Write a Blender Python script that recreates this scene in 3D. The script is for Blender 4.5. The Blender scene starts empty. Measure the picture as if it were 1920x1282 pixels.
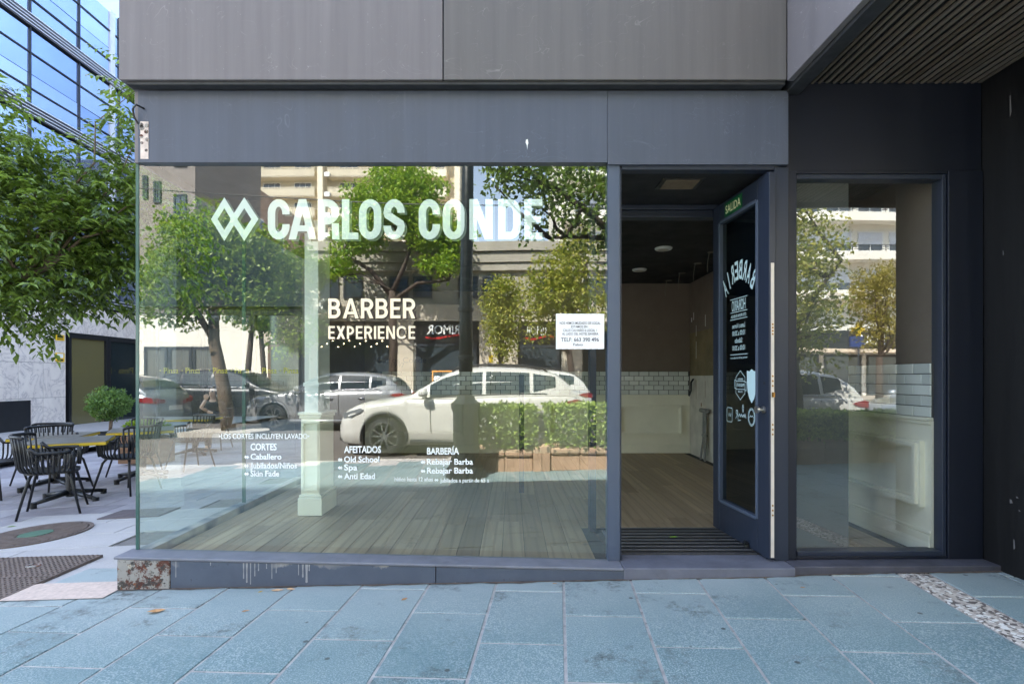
import bpy, bmesh, math, random
from mathutils import Vector, Matrix, noise
# ------------------------------------------------------------------ camera, sky, sun, exposure
R = math.radians
rnd = random.Random(7)
sc = bpy.context.scene
COL = sc.collection
H = 1.29            # eye height (m); the facade is the plane y = 0, the street lies at negative y
cam = bpy.data.cameras.new('camera'); camo = bpy.data.objects.new('camera', cam); COL.objects.link(camo)
camo.location = (0, -3.333, H); camo.rotation_euler = (R(90), 0, 0)
cam.sensor_width = 36; cam.lens = 18.75; cam.shift_y = 67/1920; cam.clip_start = .02; cam.clip_end = 900
sc.camera = camo
SUN_EL, SUN_AZ = 50, -31         # azimuth from +y towards +x
w = bpy.data.worlds.new('World'); sc.world = w; w.use_nodes = True
sky = w.node_tree.nodes.new('ShaderNodeTexSky'); sky.sky_type = 'NISHITA'; sky.sun_disc = False
sky.sun_elevation = R(SUN_EL); sky.sun_rotation = R(SUN_AZ % 360); sky.air_density = 1.0; sky.dust_density = .6
bg = w.node_tree.nodes['Background']; bg.inputs[1].default_value = .15
hs = w.node_tree.nodes.new('ShaderNodeHueSaturation'); hs.inputs['Saturation'].default_value = .70   # the camera's daylight white balance
w.node_tree.links.new(sky.outputs[0], hs.inputs['Color']); w.node_tree.links.new(hs.outputs[0], bg.inputs[0])
sl = bpy.data.lights.new('sun', 'SUN'); sl.energy = 4.4; sl.angle = R(.5); sl.color = (1, .95, .87)
so = bpy.data.objects.new('sun', sl); COL.objects.link(so)
sd = Vector((math.sin(R(SUN_AZ))*math.cos(R(SUN_EL)), math.cos(R(SUN_AZ))*math.cos(R(SUN_EL)), math.sin(R(SUN_EL))))
so.rotation_euler = sd.to_track_quat('Z', 'Y').to_euler(); so.location = sd*60
vs = sc.view_settings; vs.view_transform = 'Standard'; vs.look = 'None'; vs.gamma = 1; vs.use_curve_mapping = False
vs.exposure = 2.8
cy = sc.cycles
cy.use_denoising = True; cy.max_bounces = 12; cy.transparent_max_bounces = 24; cy.diffuse_bounces = 8; cy.glossy_bounces = 5
cy.caustics_reflective = False; cy.caustics_refractive = False; cy.sample_clamp_indirect = 12

# ------------------------------------------------------------------ helpers
def S(r, g, b):
    f = lambda c: (c/255/12.92) if c/255 <= .04045 else ((c/255+.055)/1.055)**2.4
    return (f(r), f(g), f(b))
def X(px, d): return (px-960)*d/1000           # photo measurements -> metres at a given distance
def Z(py, d): return H-(py-708)*d/1000
def gz(x, k=.05):                               # the ground climbs gently to the right; the plaza falls away to the left
    x = min(max(x, -10), 6)
    return .065+.02*x if x > -2.4 else .017+k*(x+2.4)
def gp(x): return gz(x, .03)                    # the street pavement falls less
WL = {}                                         # world location of every built object
class MB:
    def __init__(s): s.v = []; s.f = []; s.m = []; s.M = None; s.k = 0; s.sm = []; s.smooth = False
    def add(s, vs_, fs):
        o = len(s.v)
        s.v += [tuple(s.M @ Vector(p)) if s.M else tuple(p) for p in vs_]
        s.f += [tuple(i+o for i in f) for f in fs]; s.m += [s.k]*len(fs); s.sm += [s.smooth]*len(fs)
        return s
    def bx(s, x0, x1, y0, y1, z0, z1):
        return s.add([(x0,y0,z0),(x1,y0,z0),(x1,y1,z0),(x0,y1,z0),(x0,y0,z1),(x1,y0,z1),(x1,y1,z1),(x0,y1,z1)],
                     [(0,3,2,1),(4,5,6,7),(0,1,5,4),(1,2,6,5),(2,3,7,6),(3,0,4,7)])
    def cb(s, x0, x1, y0, y1, z0, z1, c=.004):    # box with chamfered vertical-view edges (top ring inset)
        return s.add([(x0,y0,z0),(x1,y0,z0),(x1,y1,z0),(x0,y1,z0),(x0,y0,z1-c),(x1,y0,z1-c),(x1,y1,z1-c),(x0,y1,z1-c),
                      (x0+c,y0+c,z1),(x1-c,y0+c,z1),(x1-c,y1-c,z1),(x0+c,y1-c,z1)],
                     [(8,9,10,11),(0,1,5,4),(1,2,6,5),(2,3,7,6),(3,0,4,7),(4,5,9,8),(5,6,10,9),(6,7,11,10),(7,4,8,11)])
    def quad(s, *p): return s.add(p, [tuple(range(len(p)))])
    def prism(s, poly, y0, y1):                  # polygon in x,z extruded along y
        n = len(poly)
        return s.add([(x,y0,z) for x,z in poly]+[(x,y1,z) for x,z in poly],
                     [tuple(range(n)), tuple(range(2*n-1,n-1,-1))]+[(i,i+n,(i+1)%n+n,(i+1)%n) for i in range(n)])
    def prismz(s, poly, z0, z1):
        n = len(poly)
        return s.add([(x,y,z0) for x,y in poly]+[(x,y,z1) for x,y in poly],
                     [tuple(range(n-1,-1,-1)), tuple(range(n,2*n))]+[(i,(i+1)%n,(i+1)%n+n,i+n) for i in range(n)])
    def tube(s, pts, r, n=8, cap=True):
        pts = [Vector(p) for p in pts]; rs = r if isinstance(r, (list, tuple)) else [r]*len(pts)
        vs_, fs = [], []; up = None
        for i, p in enumerate(pts):
            t = (pts[min(i+1,len(pts)-1)]-pts[max(i-1,0)]).normalized()
            if up is None: up = t.orthogonal().normalized()
            up = (up-t*up.dot(t)).normalized(); b = t.cross(up)
            for k in range(n):
                a = 2*math.pi*k/n; vs_.append(p+(up*math.cos(a)+b*math.sin(a))*rs[i])
        for i in range(len(pts)-1):
            for k in range(n): fs.append((i*n+k, i*n+(k+1)%n, (i+1)*n+(k+1)%n, (i+1)*n+k))
        if cap: fs += [tuple(range(n-1,-1,-1)), tuple(range((len(pts)-1)*n, len(pts)*n))]
        return s.add(vs_, fs)
    def lathe(s, prof, c=(0,0,0), n=20, axis='z', cap=True):
        vs_, fs = [], []
        for r, h in prof:
            for k in range(n):
                a = 2*math.pi*k/n; p = (r*math.cos(a), r*math.sin(a), h)
                if axis == 'y': p = (p[0], h, p[1])
                if axis == 'x': p = (h, p[0], p[1])
                vs_.append((p[0]+c[0], p[1]+c[1], p[2]+c[2]))
        for i in range(len(prof)-1):
            for k in range(n): fs.append((i*n+k, i*n+(k+1)%n, (i+1)*n+(k+1)%n, (i+1)*n+k))
        if cap: fs += [tuple(range(n-1,-1,-1)), tuple(range((len(prof)-1)*n, len(prof)*n))]
        return s.add(vs_, fs)
    def build(s, name, mat, parent=None, local=False, bevel=0, **props):
        me = bpy.data.meshes.new(name)
        if local: c = Vector((0,0,0))
        else:
            lo = [min(p[i] for p in s.v) for i in range(3)]; hi = [max(p[i] for p in s.v) for i in range(3)]
            c = Vector(((lo[0]+hi[0])/2, (lo[1]+hi[1])/2, lo[2]))
        me.from_pydata([tuple(Vector(p)-c) for p in s.v], [], s.f)
        for m_ in (mat if isinstance(mat, (list,tuple)) else [mat]): me.materials.append(m_)
        me.polygons.foreach_set('material_index', s.m); me.polygons.foreach_set('use_smooth', s.sm)
        me.update()
        o = bpy.data.objects.new(name, me); COL.objects.link(o)
        put(o, c, parent)
        if bevel:
            b = o.modifiers.new('bevel', 'BEVEL'); b.width = bevel; b.segments = 2; b.limit_method = 'ANGLE'
        for k, v in props.items(): o[k] = v
        return o
def put(o, c, parent):
    c = Vector(c); WL[o.name] = c; o.location = c-(WL[parent.name] if parent else Vector((0,0,0)))
    if parent: o.parent = parent
def inst(name, me, c, parent, rot=None, **props):        # a further piece sharing mesh data
    o = bpy.data.objects.new(name, me); COL.objects.link(o); put(o, c, parent)
    if rot: o.rotation_euler = rot
    for k, v in props.items(): o[k] = v
    return o
def thing(name, label, cat, loc=(0,0,0), group=None):
    o = bpy.data.objects.new(name, None); COL.objects.link(o); o.location = loc; WL[o.name] = Vector(loc); o.empty_display_size = .1
    o['label'] = label; o['category'] = cat
    if group: o['group'] = group
    return o
def tag(o, label, cat, group=None):
    o['label'] = label; o['category'] = cat
    if group: o['group'] = group
    return o
def copy_tree(o, parent=None):
    c = o.copy(); COL.objects.link(c); c.parent = parent
    for ch in list(o.children): copy_tree(ch, c)
    return c
def duplicate(o, loc, rotz, label, group=None):
    c = copy_tree(o); c.location = loc; c.rotation_euler = (0,0,rotz); c['label'] = label
    if group: c['group'] = group
    return c

# ------------------------------------------------------------------ materials
MATS = {}
class NT:
    def __init__(s, name):
        s.m = bpy.data.materials.new(name); s.m.use_nodes = True; s.t = s.m.node_tree
        s.p = s.t.nodes['Principled BSDF']; s.out = s.t.nodes['Material Output']
        s.tc = s.n('ShaderNodeTexCoord').outputs['Object']
    def n(s, t, **kw):
        x = s.t.nodes.new(t)
        for k, v in kw.items(): setattr(x, k, v)
        return x
    def set(s, node, **kw):
        for k, v in kw.items():
            i = node.inputs[k.replace('_', ' ')] if not k.startswith('i') or not k[1:].isdigit() else node.inputs[int(k[1:])]
            if hasattr(v, 'is_linked') or isinstance(v, bpy.types.NodeSocket): s.t.links.new(v, i)
            else: i.default_value = v
        return node
    def rand(s): return s.n('ShaderNodeObjectInfo').outputs['Random']
    def math(s, op, a, b=0.0, clamp=False):
        x = s.n('ShaderNodeMath', operation=op); x.use_clamp = clamp; s.set(x, i0=a, i1=b); return x.outputs[0]
    def coord(s, scale=(1,1,1), rand=True, src=None):
        v = s.n('ShaderNodeVectorMath', operation='MULTIPLY'); s.set(v, i0=src or s.tc, i1=scale)
        if not rand: return v.outputs[0]
        r = s.n('ShaderNodeVectorMath', operation='ADD'); k = s.math('MULTIPLY', s.rand(), 37.0)
        s.set(r, i0=v.outputs[0], i1=k); return r.outputs[0]
    def noise(s, scale, vec, detail=4, rough=.55, dist=0):
        x = s.n('ShaderNodeTexNoise'); s.set(x, Vector=vec, Scale=scale, Detail=detail, Roughness=rough, Distortion=dist); return x.outputs[0]
    def voro(s, scale, vec, feature='F1'):
        x = s.n('ShaderNodeTexVoronoi', feature=feature); s.set(x, Vector=vec, Scale=scale); return x
    def ramp(s, fac, lo, hi, a=0.0, b=1.0):
        x = s.n('ShaderNodeMapRange'); x.clamp = True; s.set(x, i0=fac, i1=lo, i2=hi, i3=a, i4=b); return x.outputs[0]
    def mix(s, fac, a, b, mode='MIX'):
        x = s.n('ShaderNodeMix', data_type='RGBA', blend_type=mode)
        f = lambda c: c if isinstance(c, bpy.types.NodeSocket) else (*c[:3], 1)
        s.set(x, i0=fac, i6=f(a), i7=f(b)); return x.outputs[2]
    def bump(s, h, strength=.3, dist=.01):
        x = s.n('ShaderNodeBump'); s.set(x, Strength=strength, Distance=dist, Height=h); s.t.links.new(x.outputs[0], s.p.inputs['Normal'])
    def done(s, col=None, rough=None, metal=0, spec=None):
        if col is not None:
            if isinstance(col, bpy.types.NodeSocket): s.t.links.new(col, s.p.inputs['Base Color'])
            else: s.p.inputs['Base Color'].default_value = (*col, 1)
        if rough is not None:
            if isinstance(rough, bpy.types.NodeSocket): s.t.links.new(rough, s.p.inputs['Roughness'])
            else: s.p.inputs['Roughness'].default_value = rough
        s.p.inputs['Metallic'].default_value = metal
        if spec is not None: s.p.inputs['Specular IOR Level'].default_value = spec
        return s.m
def mul(c, k): return tuple(min(1, x*k) for x in c)
def mat(name, c, rough=.6, v=.12, scale=5, bump=0, bscale=80, metal=0, rv=0, spec=None, stretch=(1,1,1), dirt=0):
    t = NT(name); vec = t.coord(stretch)
    col = t.mix(t.ramp(t.noise(scale, vec, 6), .3, .7), mul(c, 1-v), mul(c, 1+v))
    if rv: col = t.mix(1.0, col, t.n('ShaderNodeCombineColor').outputs[0], 'MULTIPLY') if False else t.mix(t.ramp(t.rand(), 0, 1), t.mix(rv, col, (0,0,0)), t.mix(rv, col, (1,1,1)))
    if dirt: col = t.mix(t.ramp(t.noise(scale*.6+1.3, t.coord((1,1,1)), 8, .7), .55, .75, 0, dirt), col, (.03,.027,.022))
    if bump: t.bump(t.noise(bscale, vec, 3), bump, .004)
    rr = t.ramp(t.noise(scale*1.7, vec, 3), .3, .7, rough*.85, min(1, rough*1.15))
    return t.done(col, rr, metal, spec)
def glass(name, f0, tint, rough=0, haze=0):
    t = NT(name); t.t.nodes.remove(t.p)
    lw = t.n('ShaderNodeLayerWeight'); lw.inputs[0].default_value = .5
    f5 = t.math('POWER', lw.outputs['Facing'], 5.0)
    fac = t.math('ADD', t.math('MULTIPLY', f5, 1-f0), f0, True)
    tr = t.n('ShaderNodeBsdfTransparent'); tr.inputs[0].default_value = (*tint, 1)
    gl = t.n('ShaderNodeBsdfGlossy'); gl.inputs['Roughness'].default_value = rough; gl.inputs[0].default_value = (.97,1,.98,1)
    bp = t.n('ShaderNodeBump'); t.set(bp, Strength=.05, Distance=.02, Height=t.noise(1.1, t.coord((1,1,1)), 1, .4)); t.t.links.new(bp.outputs[0], gl.inputs['Normal'])   # panes are never quite flat
    mx = t.n('ShaderNodeMixShader'); t.set(mx, i0=fac, i1=tr.outputs[0], i2=gl.outputs[0])
    last = mx.outputs[0]
    if haze:                                    # a film of dust and wipe marks on the pane
        df = t.n('ShaderNodeBsdfDiffuse'); df.inputs[0].default_value = (.7,.72,.7,1)
        hz = t.ramp(t.noise(1.6, t.coord((1,1,.5)), 7, .65), .35, .8, haze*.4, haze*1.6)
        m2 = t.n('ShaderNodeMixShader'); t.set(m2, i0=hz, i1=last, i2=df.outputs[0]); last = m2.outputs[0]
    t.t.links.new(last, t.out.inputs[0]); return t.m
def leafmat(name, c1, c2, trans=.35, rough=.35, spec=.5):
    t = NT(name); g = t.n('ShaderNodeNewGeometry').outputs['Random Per Island']
    col = t.mix(g, c1, c2); t.done(col, rough, 0, spec)
    tl = t.n('ShaderNodeBsdfTranslucent'); t.t.links.new(t.mix(.5, col, (.35,.5,.05)), tl.inputs[0])
    mx = t.n('ShaderNodeMixShader'); t.set(mx, i0=trans, i1=t.p.outputs[0], i2=tl.outputs[0])
    t.t.links.new(mx.outputs[0], t.out.inputs[0]); return t.m
def paint(name, c, metal=0., rough=.35):
    t = NT(name); t.done(t.mix(t.ramp(t.noise(3, t.coord()), .4, .7, 0, .12), c, mul(c, .75)), rough, metal)
    t.p.inputs['Coat Weight'].default_value = 1; t.p.inputs['Coat Roughness'].default_value = .04; return t.m
def emit(name, c, k):
    t = NT(name); t.done(c, .5); t.p.inputs['Emission Color'].default_value = (*c, 1); t.p.inputs['Emission Strength'].default_value = k; return t.m

# paving: turquoise terrazzo-like slabs with pale flecks and dark stains
t = NT('paving_slab'); v = t.coord((1,1,1))
fl = t.ramp(t.noise(135, v, 1, .5), .47, .60)
base = t.mix(t.noise(2.2, v, 4), S(76,108,113), S(108,133,136))
base = t.mix(t.ramp(t.rand(), 0, 1, 0, .6), base, S(126,146,148))
col = t.mix(t.math('MULTIPLY', fl, t.ramp(t.noise(1.7, v, 4), .3, .7, .25, .65)), base, S(184,192,192))
col = t.mix(t.ramp(t.noise(160, v, 1), .56, .66, 0, .55), col, S(66,100,110))
pos = t.n('ShaderNodeSeparateXYZ'); t.set(pos, i0=t.n('ShaderNodeNewGeometry').outputs['Position'])
dust = t.math('MULTIPLY', t.ramp(pos.outputs[1], -.95, -.08), t.ramp(t.noise(1.3, v, 5, .6), .25, .6, .35, .75)); col = t.mix(dust, col, S(168,176,176))
stn = t.math('MULTIPLY', t.ramp(t.noise(3.2, v, 6, .7), .54, .68), t.ramp(t.noise(28, v, 4, .7), .40, .6))
col = t.mix(t.math('MULTIPLY', stn, .8), col, S(62,62,58))
col = t.mix(t.ramp(t.voro(5, v).outputs['Distance'], .05, .075, .8, 0), col, S(60,60,58))
t.bump(t.noise(120, v, 2), .25, .003); PAVE = t.done(col, t.ramp(fl, 0, 1, .42, .6))
JOINT = mat('joint_mortar', S(170,166,163), .8, .25, 14, .2, 150, dirt=.8)
# grey plaza slabs
t = NT('plaza_slab'); v = t.coord()
col = t.mix(t.noise(3, v, 6), S(158,156,155), S(186,183,182)); col = t.mix(t.ramp(t.noise(160, v, 2), .55, .7, 0, .5), col, S(120,117,116))
col = t.mix(t.ramp(t.rand(), 0, 1, 0, .3), col, S(150,146,145)); col = t.mix(t.ramp(t.noise(7, v, 6, .7), .64, .8, 0, .4), col, S(96,90,85))
t.bump(t.noise(140, v, 2), .25, .003); PLAZA = t.done(col, .7)
PLAZA_SHADED = mat('shaded_plaza_slab', S(140,136,142), .75, .12, 6, .25, 120, rv=.1, dirt=.3)  # far slabs carry the terrace's bluish shade in their colour
GRANITE_N = NT('granite_strip'); t = GRANITE_N; v = t.coord((1,1,1))
vc = t.voro(62, v).outputs['Color']; sp = t.n('ShaderNodeSeparateColor'); t.set(sp, i0=vc)
col = t.mix(t.ramp(sp.outputs[0], .2, .8), S(205,196,186), S(172,160,150)); col = t.mix(t.ramp(sp.outputs[1], .66, .72), col, S(98,90,86)); col = t.mix(t.ramp(sp.outputs[2], .8, .85), col, S(225,222,216))
t.bump(t.noise(120, v, 2), .3, .004); GRANITE = t.done(col, .6)
# painted metal cladding, rain-streaked and scratched
def cladding(name, c, streak, scr, rough=.5, spec=.4):
    t = NT(name); v = t.coord((1,1,1))
    st = t.noise(9, t.coord((1.6,1.6,.06)), 6, .65)
    col = t.mix(t.ramp(st, .35, .72), mul(c, 1-streak), mul(c, 1+streak))
    col = t.mix(t.ramp(t.noise(1.1, v, 5), .35, .7, 0, .22), col, mul(c, .72))
    s1 = t.voro(2.3, t.coord((1,1,2.2), src=None), 'DISTANCE_TO_EDGE').outputs['Distance']
    wob = t.noise(3.1, v, 3, .6, 1.2)
    lines = t.math('MULTIPLY', t.ramp(t.math('ABSOLUTE', t.math('SUBTRACT', t.noise(2.7, t.coord((1,1,1.5)), 2, .5, 2.5), .5)), .0, .006, 1, 0), t.ramp(wob, .5, .62))
    col = t.mix(t.math('MULTIPLY', lines, scr), col, mul(c, 2.2))
    runs = t.math('MULTIPLY', t.ramp(t.noise(24, t.coord((1.2,1.2,.012)), 2), .68, .72), t.ramp(t.noise(1.3, t.coord((1,1,.7))), .45, .6))
    col = t.mix(t.math('MULTIPLY', runs, scr*.6), col, mul(c, 1.9))
    fleck = t.ramp(t.noise(70, v, 2), .73, .76, 0, scr); col = t.mix(fleck, col, mul(c, 2.4))
    t.bump(t.noise(2, v, 2), .06, .02)
    return t.done(col, t.ramp(st, .3, .7, rough*.85, rough*1.15), 0, spec)
CLAD = cladding('grey_cladding', S(110,106,109), .12, .6)
CLAD2 = cladding('grey_cladding_darker', S(98,95,95), .12, .5)  # second cladding tone, a slightly darker grey
FASCIA = cladding('blue_grey_fascia', S(76,82,96), .10, .40, .42)
NAVY = cladding('navy_paint', S(40,47,62), .05, .10, .38)
FRAME = cladding('blue_grey_frame', S(76,86,104), .05, .12, .35)
DARK = cladding('shaded_navy_paint', S(21,26,39), .08, .25, .45)  # navy paint with the canopy's shade put into the colour
BLACKW = cladding('black_wall', S(7,7,10), .1, .5, .6)
EDGE = mat('dark_trim', S(42,44,48), .6, .2, 8, .2, 60, dirt=.3)
SLAT = mat('soffit_slat', S(92,80,68), .6, .3, 14, .2, 90, stretch=(1,.2,1), rv=.06, dirt=.5)
t = NT('rusted_plate'); v = t.coord(rand=False)
a = t.noise(13, v, 8, .72); b = t.noise(21, t.coord((1,1,1.3)), 6, .7)
col = t.mix(t.ramp(a, .44, .5), S(86,48,36), S(150,147,142)); col = t.mix(t.ramp(b, .53, .58), col, S(64,60,58)); col = t.mix(t.ramp(t.noise(34, v, 5), .6, .66), col, S(122,76,48)); col = t.mix(t.ramp(t.noise(9, v, 4, .7), .62, .68), col, S(190,180,160))
t.bump(a, 1, .012); RUST = t.done(col, .85)
t = NT('plinth_paint'); v = t.coord(rand=False)
col = t.mix(t.noise(4, v, 6, .7), S(60,67,82), S(88,96,111)); col = t.mix(t.ramp(t.noise(16, v, 6, .7), .62, .72, 0, .7), col, S(48,50,56)); col = t.mix(t.ramp(t.noise(7, t.coord((1,1,3)), 6, .75), .66, .74, 0, .5), col, S(150,150,150))
sx_ = t.n('ShaderNodeSeparateXYZ'); t.set(sx_, i0=t.tc); pk = t.math('ADD', sx_.outputs[2], t.math('MULTIPLY', t.noise(5, t.coord((1,1,.4)), 5, .7), .16))
col = t.mix(t.math('MULTIPLY', t.ramp(pk, .285, .297), t.ramp(t.noise(1.6, v, 3), .45, .55)), col, S(168,162,156)); col = t.mix(t.ramp(sx_.outputs[2], .04, .10, .55, 0), col, S(78,74,70))
t.bump(t.noise(30, v, 5), .3, .006); PLINTH = t.done(col, .55)
LEDGE = mat('ledge_top_paint', S(114,116,126), .55, .14, 6, .2, 60, dirt=.35)
def wood(name, c1, c2, dark, sy=.09):
    t = NT(name); v = t.coord((1,1,1))
    g = t.noise(15, t.coord((1,sy,1)), 6, .62, .5)
    rg = t.n('ShaderNodeTexWave', wave_type='BANDS', bands_direction='X'); t.set(rg, Vector=t.coord((1,.10,1)), Scale=4.5, Distortion=7, Detail=2, Detail_Scale=.6)
    col = t.mix(t.ramp(g, .3, .7), c1, c2); col = t.mix(t.ramp(rg.outputs[1], .72, .98, 0, .30), col, dark)
    col = t.mix(t.ramp(t.rand(), 0, 1, 0, .7), col, mul(c1, .62))
    col = t.mix(t.ramp(t.noise(5, v, 6, .7), .62, .76, 0, .75), col, dark)
    t.bump(g, .2, .002); return t.done(col, t.ramp(g, .3, .7, .38, .55))
BOARD = wood('floor_board', S(150,128,102), S(188,166,136), S(84,68,52))
PWALL = mat('taupe_wallpaper', S(116,103,93), .85, .06, 3, .25, 160)
PWALL2 = mat('ochre_plaster', S(122,108,80), .9, .2, 4, .3, 60, dirt=.3)
CREAM = mat('cream_panelling', S(232,229,214), .45, .05, 3, dirt=.12)
t = NT('white_tile'); col = t.mix(t.ramp(t.rand(), 0, 1), S(198,202,200), S(226,229,226)); TILE = t.done(col, .12)
GROUT = mat('dark_grout', S(56,56,56), .9, .2, 20)
CEIL = mat('black_ceiling', S(26,27,30), .7, .15, 3)
PLASTER = mat('bare_plaster', S(196,190,178), .9, .12, 5, .3, 40, dirt=.25)
WHITE = mat('white_paint', S(226,228,226), .4, .04, 4)
GREYBOARD = mat('grey_board', S(72,74,74), .8, .06, 2)
VINYL = mat('white_vinyl', (.86,.88,.87), .5, .02, 4)
LETTER_SHADE = mat('painted_letter_shade', S(108,118,112), .6, .05, 4)  # grey put in for the letters' ghost reflection behind the glass
CREAMV = mat('cream_vinyl', S(246,228,196), .5, .03, 4)
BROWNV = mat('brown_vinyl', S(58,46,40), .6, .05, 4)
MINT = mat('pale_blue_vinyl', S(196,222,228), .5, .03, 4)
PAPER = mat('white_paper', (.86,.87,.90), .7, .02, 2)
INK = mat('dark_ink', S(52,44,66), .7, .05, 2)
GREEN_S = mat('green_sign', S(20,92,52), .5, .05, 3)
CREAM_S = mat('glow_cream', S(240,236,190), .5, .03, 3)
STEEL = mat('steel', S(170,168,166), .3, .1, 10, metal=.9)
LOCK = mat('pale_lock_strip', S(206,198,188), .45, .08, 8)
BRASS = mat('brass', S(160,118,60), .4, .1, 8, metal=.8)
BLACKP = mat('black_plastic', S(23,25,29), .45, .15, 6)
BLACKM = mat('black_metal', S(28,30,34), .4, .15, 6)
RUBBER = mat('rubber', S(30,30,32), .8, .2, 10)
MATR = mat('entrance_mat', S(60,60,64), .9, .2, 40, .5, 200)
GLASS = glass('shop_glass', .175, (.87,.945,.90), 0, .002)
GLASS2 = glass('side_glass', .10, (.88,.97,.95), 0, .006)
GLASS3 = glass('window_glass', .16, (.95,.98,.97), 0, .002)
GEDGE = mat('glass_edge', S(60,92,86), .2, .2, 8)
# ------------------------------------------------------------------ ground, pavement, plaza, road
def sheet(name, x0, x1, y0, y1, dz, mat_, nx=24, g=gp):
    b = MB(); xs = [x0+(x1-x0)*i/nx for i in range(nx+1)]
    b.add([(x, y, g(x)+dz) for x in xs for y in (y0, y1)], [(2*i, 2*i+2, 2*i+3, 2*i+1) for i in range(nx)])
    o = b.build(name, mat_); o['kind'] = 'structure'; return o
b = MB(); b.quad((-350,-350,-.6),(350,-350,-.6),(350,350,-.6),(-350,350,-.6)); o = b.build('ground', mat('earth', S(120,112,100), .9, .2, .3)); o['kind'] = 'structure'
pavement = sheet('pavement', -9, 8, -4.86, -.02, -.005, JOINT)
sheet('pavement_edge', -40, -9.004, -4.86, 40, -.006, PLAZA, 6); sheet('pavement_end', 8.004, 40, -4.86, -.02, -.006, PLAZA, 6)
plaza = sheet('plaza', -16, 3, -.016, 18, -.012, mat('plaza_joint', S(112,108,106), .9, .2, 10), g=gz)
ASPH = mat('asphalt', S(96,90,86), .85, .18, 3, .4, 120, dirt=.15)
sheet('road', -60, 60, -15, -5.0, -.13, ASPH, 4, lambda x: 0)
FARPAVE = mat('far_paving', S(168,156,142), .8, .15, 2, .2, 60, dirt=.2)
sheet('far_pavement', -60, 60, -45, -15.15, -.006, FARPAVE, 4, lambda x: 0)
KERB = mat('kerb_stone', S(178,172,164), .75, .12, 5, .3, 60, dirt=.2)
for nm, y0, y1 in (('kerb', -5.0, -4.864), ('far_kerb', -15.15, -15.0)):
    o = None
    for i in range(22):
        x0 = -12+i*1.1; bb = MB(); bb.cb(x0, x0+1.09, y0, y1, gp(x0)-.35, (gp(x0) if nm == 'kerb' else 0)+.002, .012)
        if o is None: o = bb.build(nm, KERB); o['kind'] = 'structure'
        else: bb.build('kerb_stone', KERB, o)
# slabs, each a piece of the pavement; the bond is turned five degrees to the facade
A5 = R(-5); TL, TW, GAP = .60, .40, .0145
tb = MB(); tb.cb(-TW/2+GAP/2, TW/2-GAP/2, -TL/2+GAP/2, TL/2-GAP/2, -.03, 0, .0025); tm = None
ca, sa = math.cos(A5), math.sin(A5)
for i in range(-22, 19):
    for j in range(-9, 2):
        u, v_ = (i+.3)*TW, (j+.5*(i % 2)+.06)*TL
        x, y = u*ca-v_*sa, u*sa+v_*ca
        if i >= 6: x += .19
        if not (-8.6 < x < 6.6 and -4.55 < y < (.15 if x > -2.2 else -.02)): continue
        r_ = math.hypot(x, y+1.5)
        if r_ > 5.2: continue
        rot = (0, -.02 if x > -2.4 else -.03, A5)
        zz = gp(x)+rnd.uniform(-.0012, .0012)
        if tm is None:
            o = tb.build('paving_slab', PAVE, pavement, local=True); o.location = (Vector((x,y,zz))-WL['pavement']); o.rotation_euler = rot; tm = o.data
        else: inst('paving_slab', tm, (x,y,zz), pavement, rot)
# pale granite strip let into the slabs, in lengths
gb = MB(); gb.cb(-.088, .088, -.45, .45, -.03, 0, .003); gm = None
for k in range(5):
    v_ = .1-.91*k-.45; u = (5.8)*TW+.095
    x, y = u*ca-v_*sa, u*sa+v_*ca
    if gm is None: o = gb.build('granite_strip', GRANITE, pavement, local=True); o.location = Vector((x,y,gz(x)))-WL['pavement']; o.rotation_euler = (0,-.02,A5); gm = o.data
    else: inst('granite_strip', gm, (x,y,gz(x)), pavement, (0,-.02,A5))
# beige strip by the corner and the plaza slabs
bs = MB()
bs.add([(-3.3,-.26,gp(-3.3)+.005),(-2.36,-.26,gp(-2.36)+.005),(-2.36,-.0,gp(-2.36)+.005),(-2.95,-.0,gp(-2.95)+.005)], [(0,1,2,3)])
bs.build('beige_strip', mat('beige_granite', S(190,172,160), .7, .15, 40, .2, 90), pavement)
pm = {}
for j in range(0, 30):
    y = .02+.40*j
    for i in range(0, 16):
        L_ = 1.0; x = -2.4-L_*(i+.5+.37*(j % 3))
        if x < -10.5 or y > 8.8: continue
        if x-L_/2 > -2.4: continue
        if -.9*x > (y+4.2)*1.06 : continue
        m_ = PLAZA_SHADED if y > 1.75+.12*(x+4) else PLAZA
        if m_.name not in pm:
            q = MB(); q.cb(-L_/2+.004, L_/2-.004, .004, .396, -.03, 0, .003); o = q.build('plaza_slab', m_, plaza, local=True); pm[m_.name] = o.data
            o.location = Vector((x,y,gz(x)))-WL['plaza']; o.rotation_euler = (0,-.05,0)
        else: inst('plaza_slab', pm[m_.name], (x,y,gz(x)+rnd.uniform(-.001,.001)), plaza, (0,-.05,0))

# ------------------------------------------------------------------ the shop
shop = thing('barber_shop', 'empty corner barber shop with a big glass front and an open navy door', 'shop', (0,0,gz(0)))
def pbx(name, m_, *a, parent=shop, bevel=.003): return MB().bx(*a).build(name, m_, parent, bevel=bevel)
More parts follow.
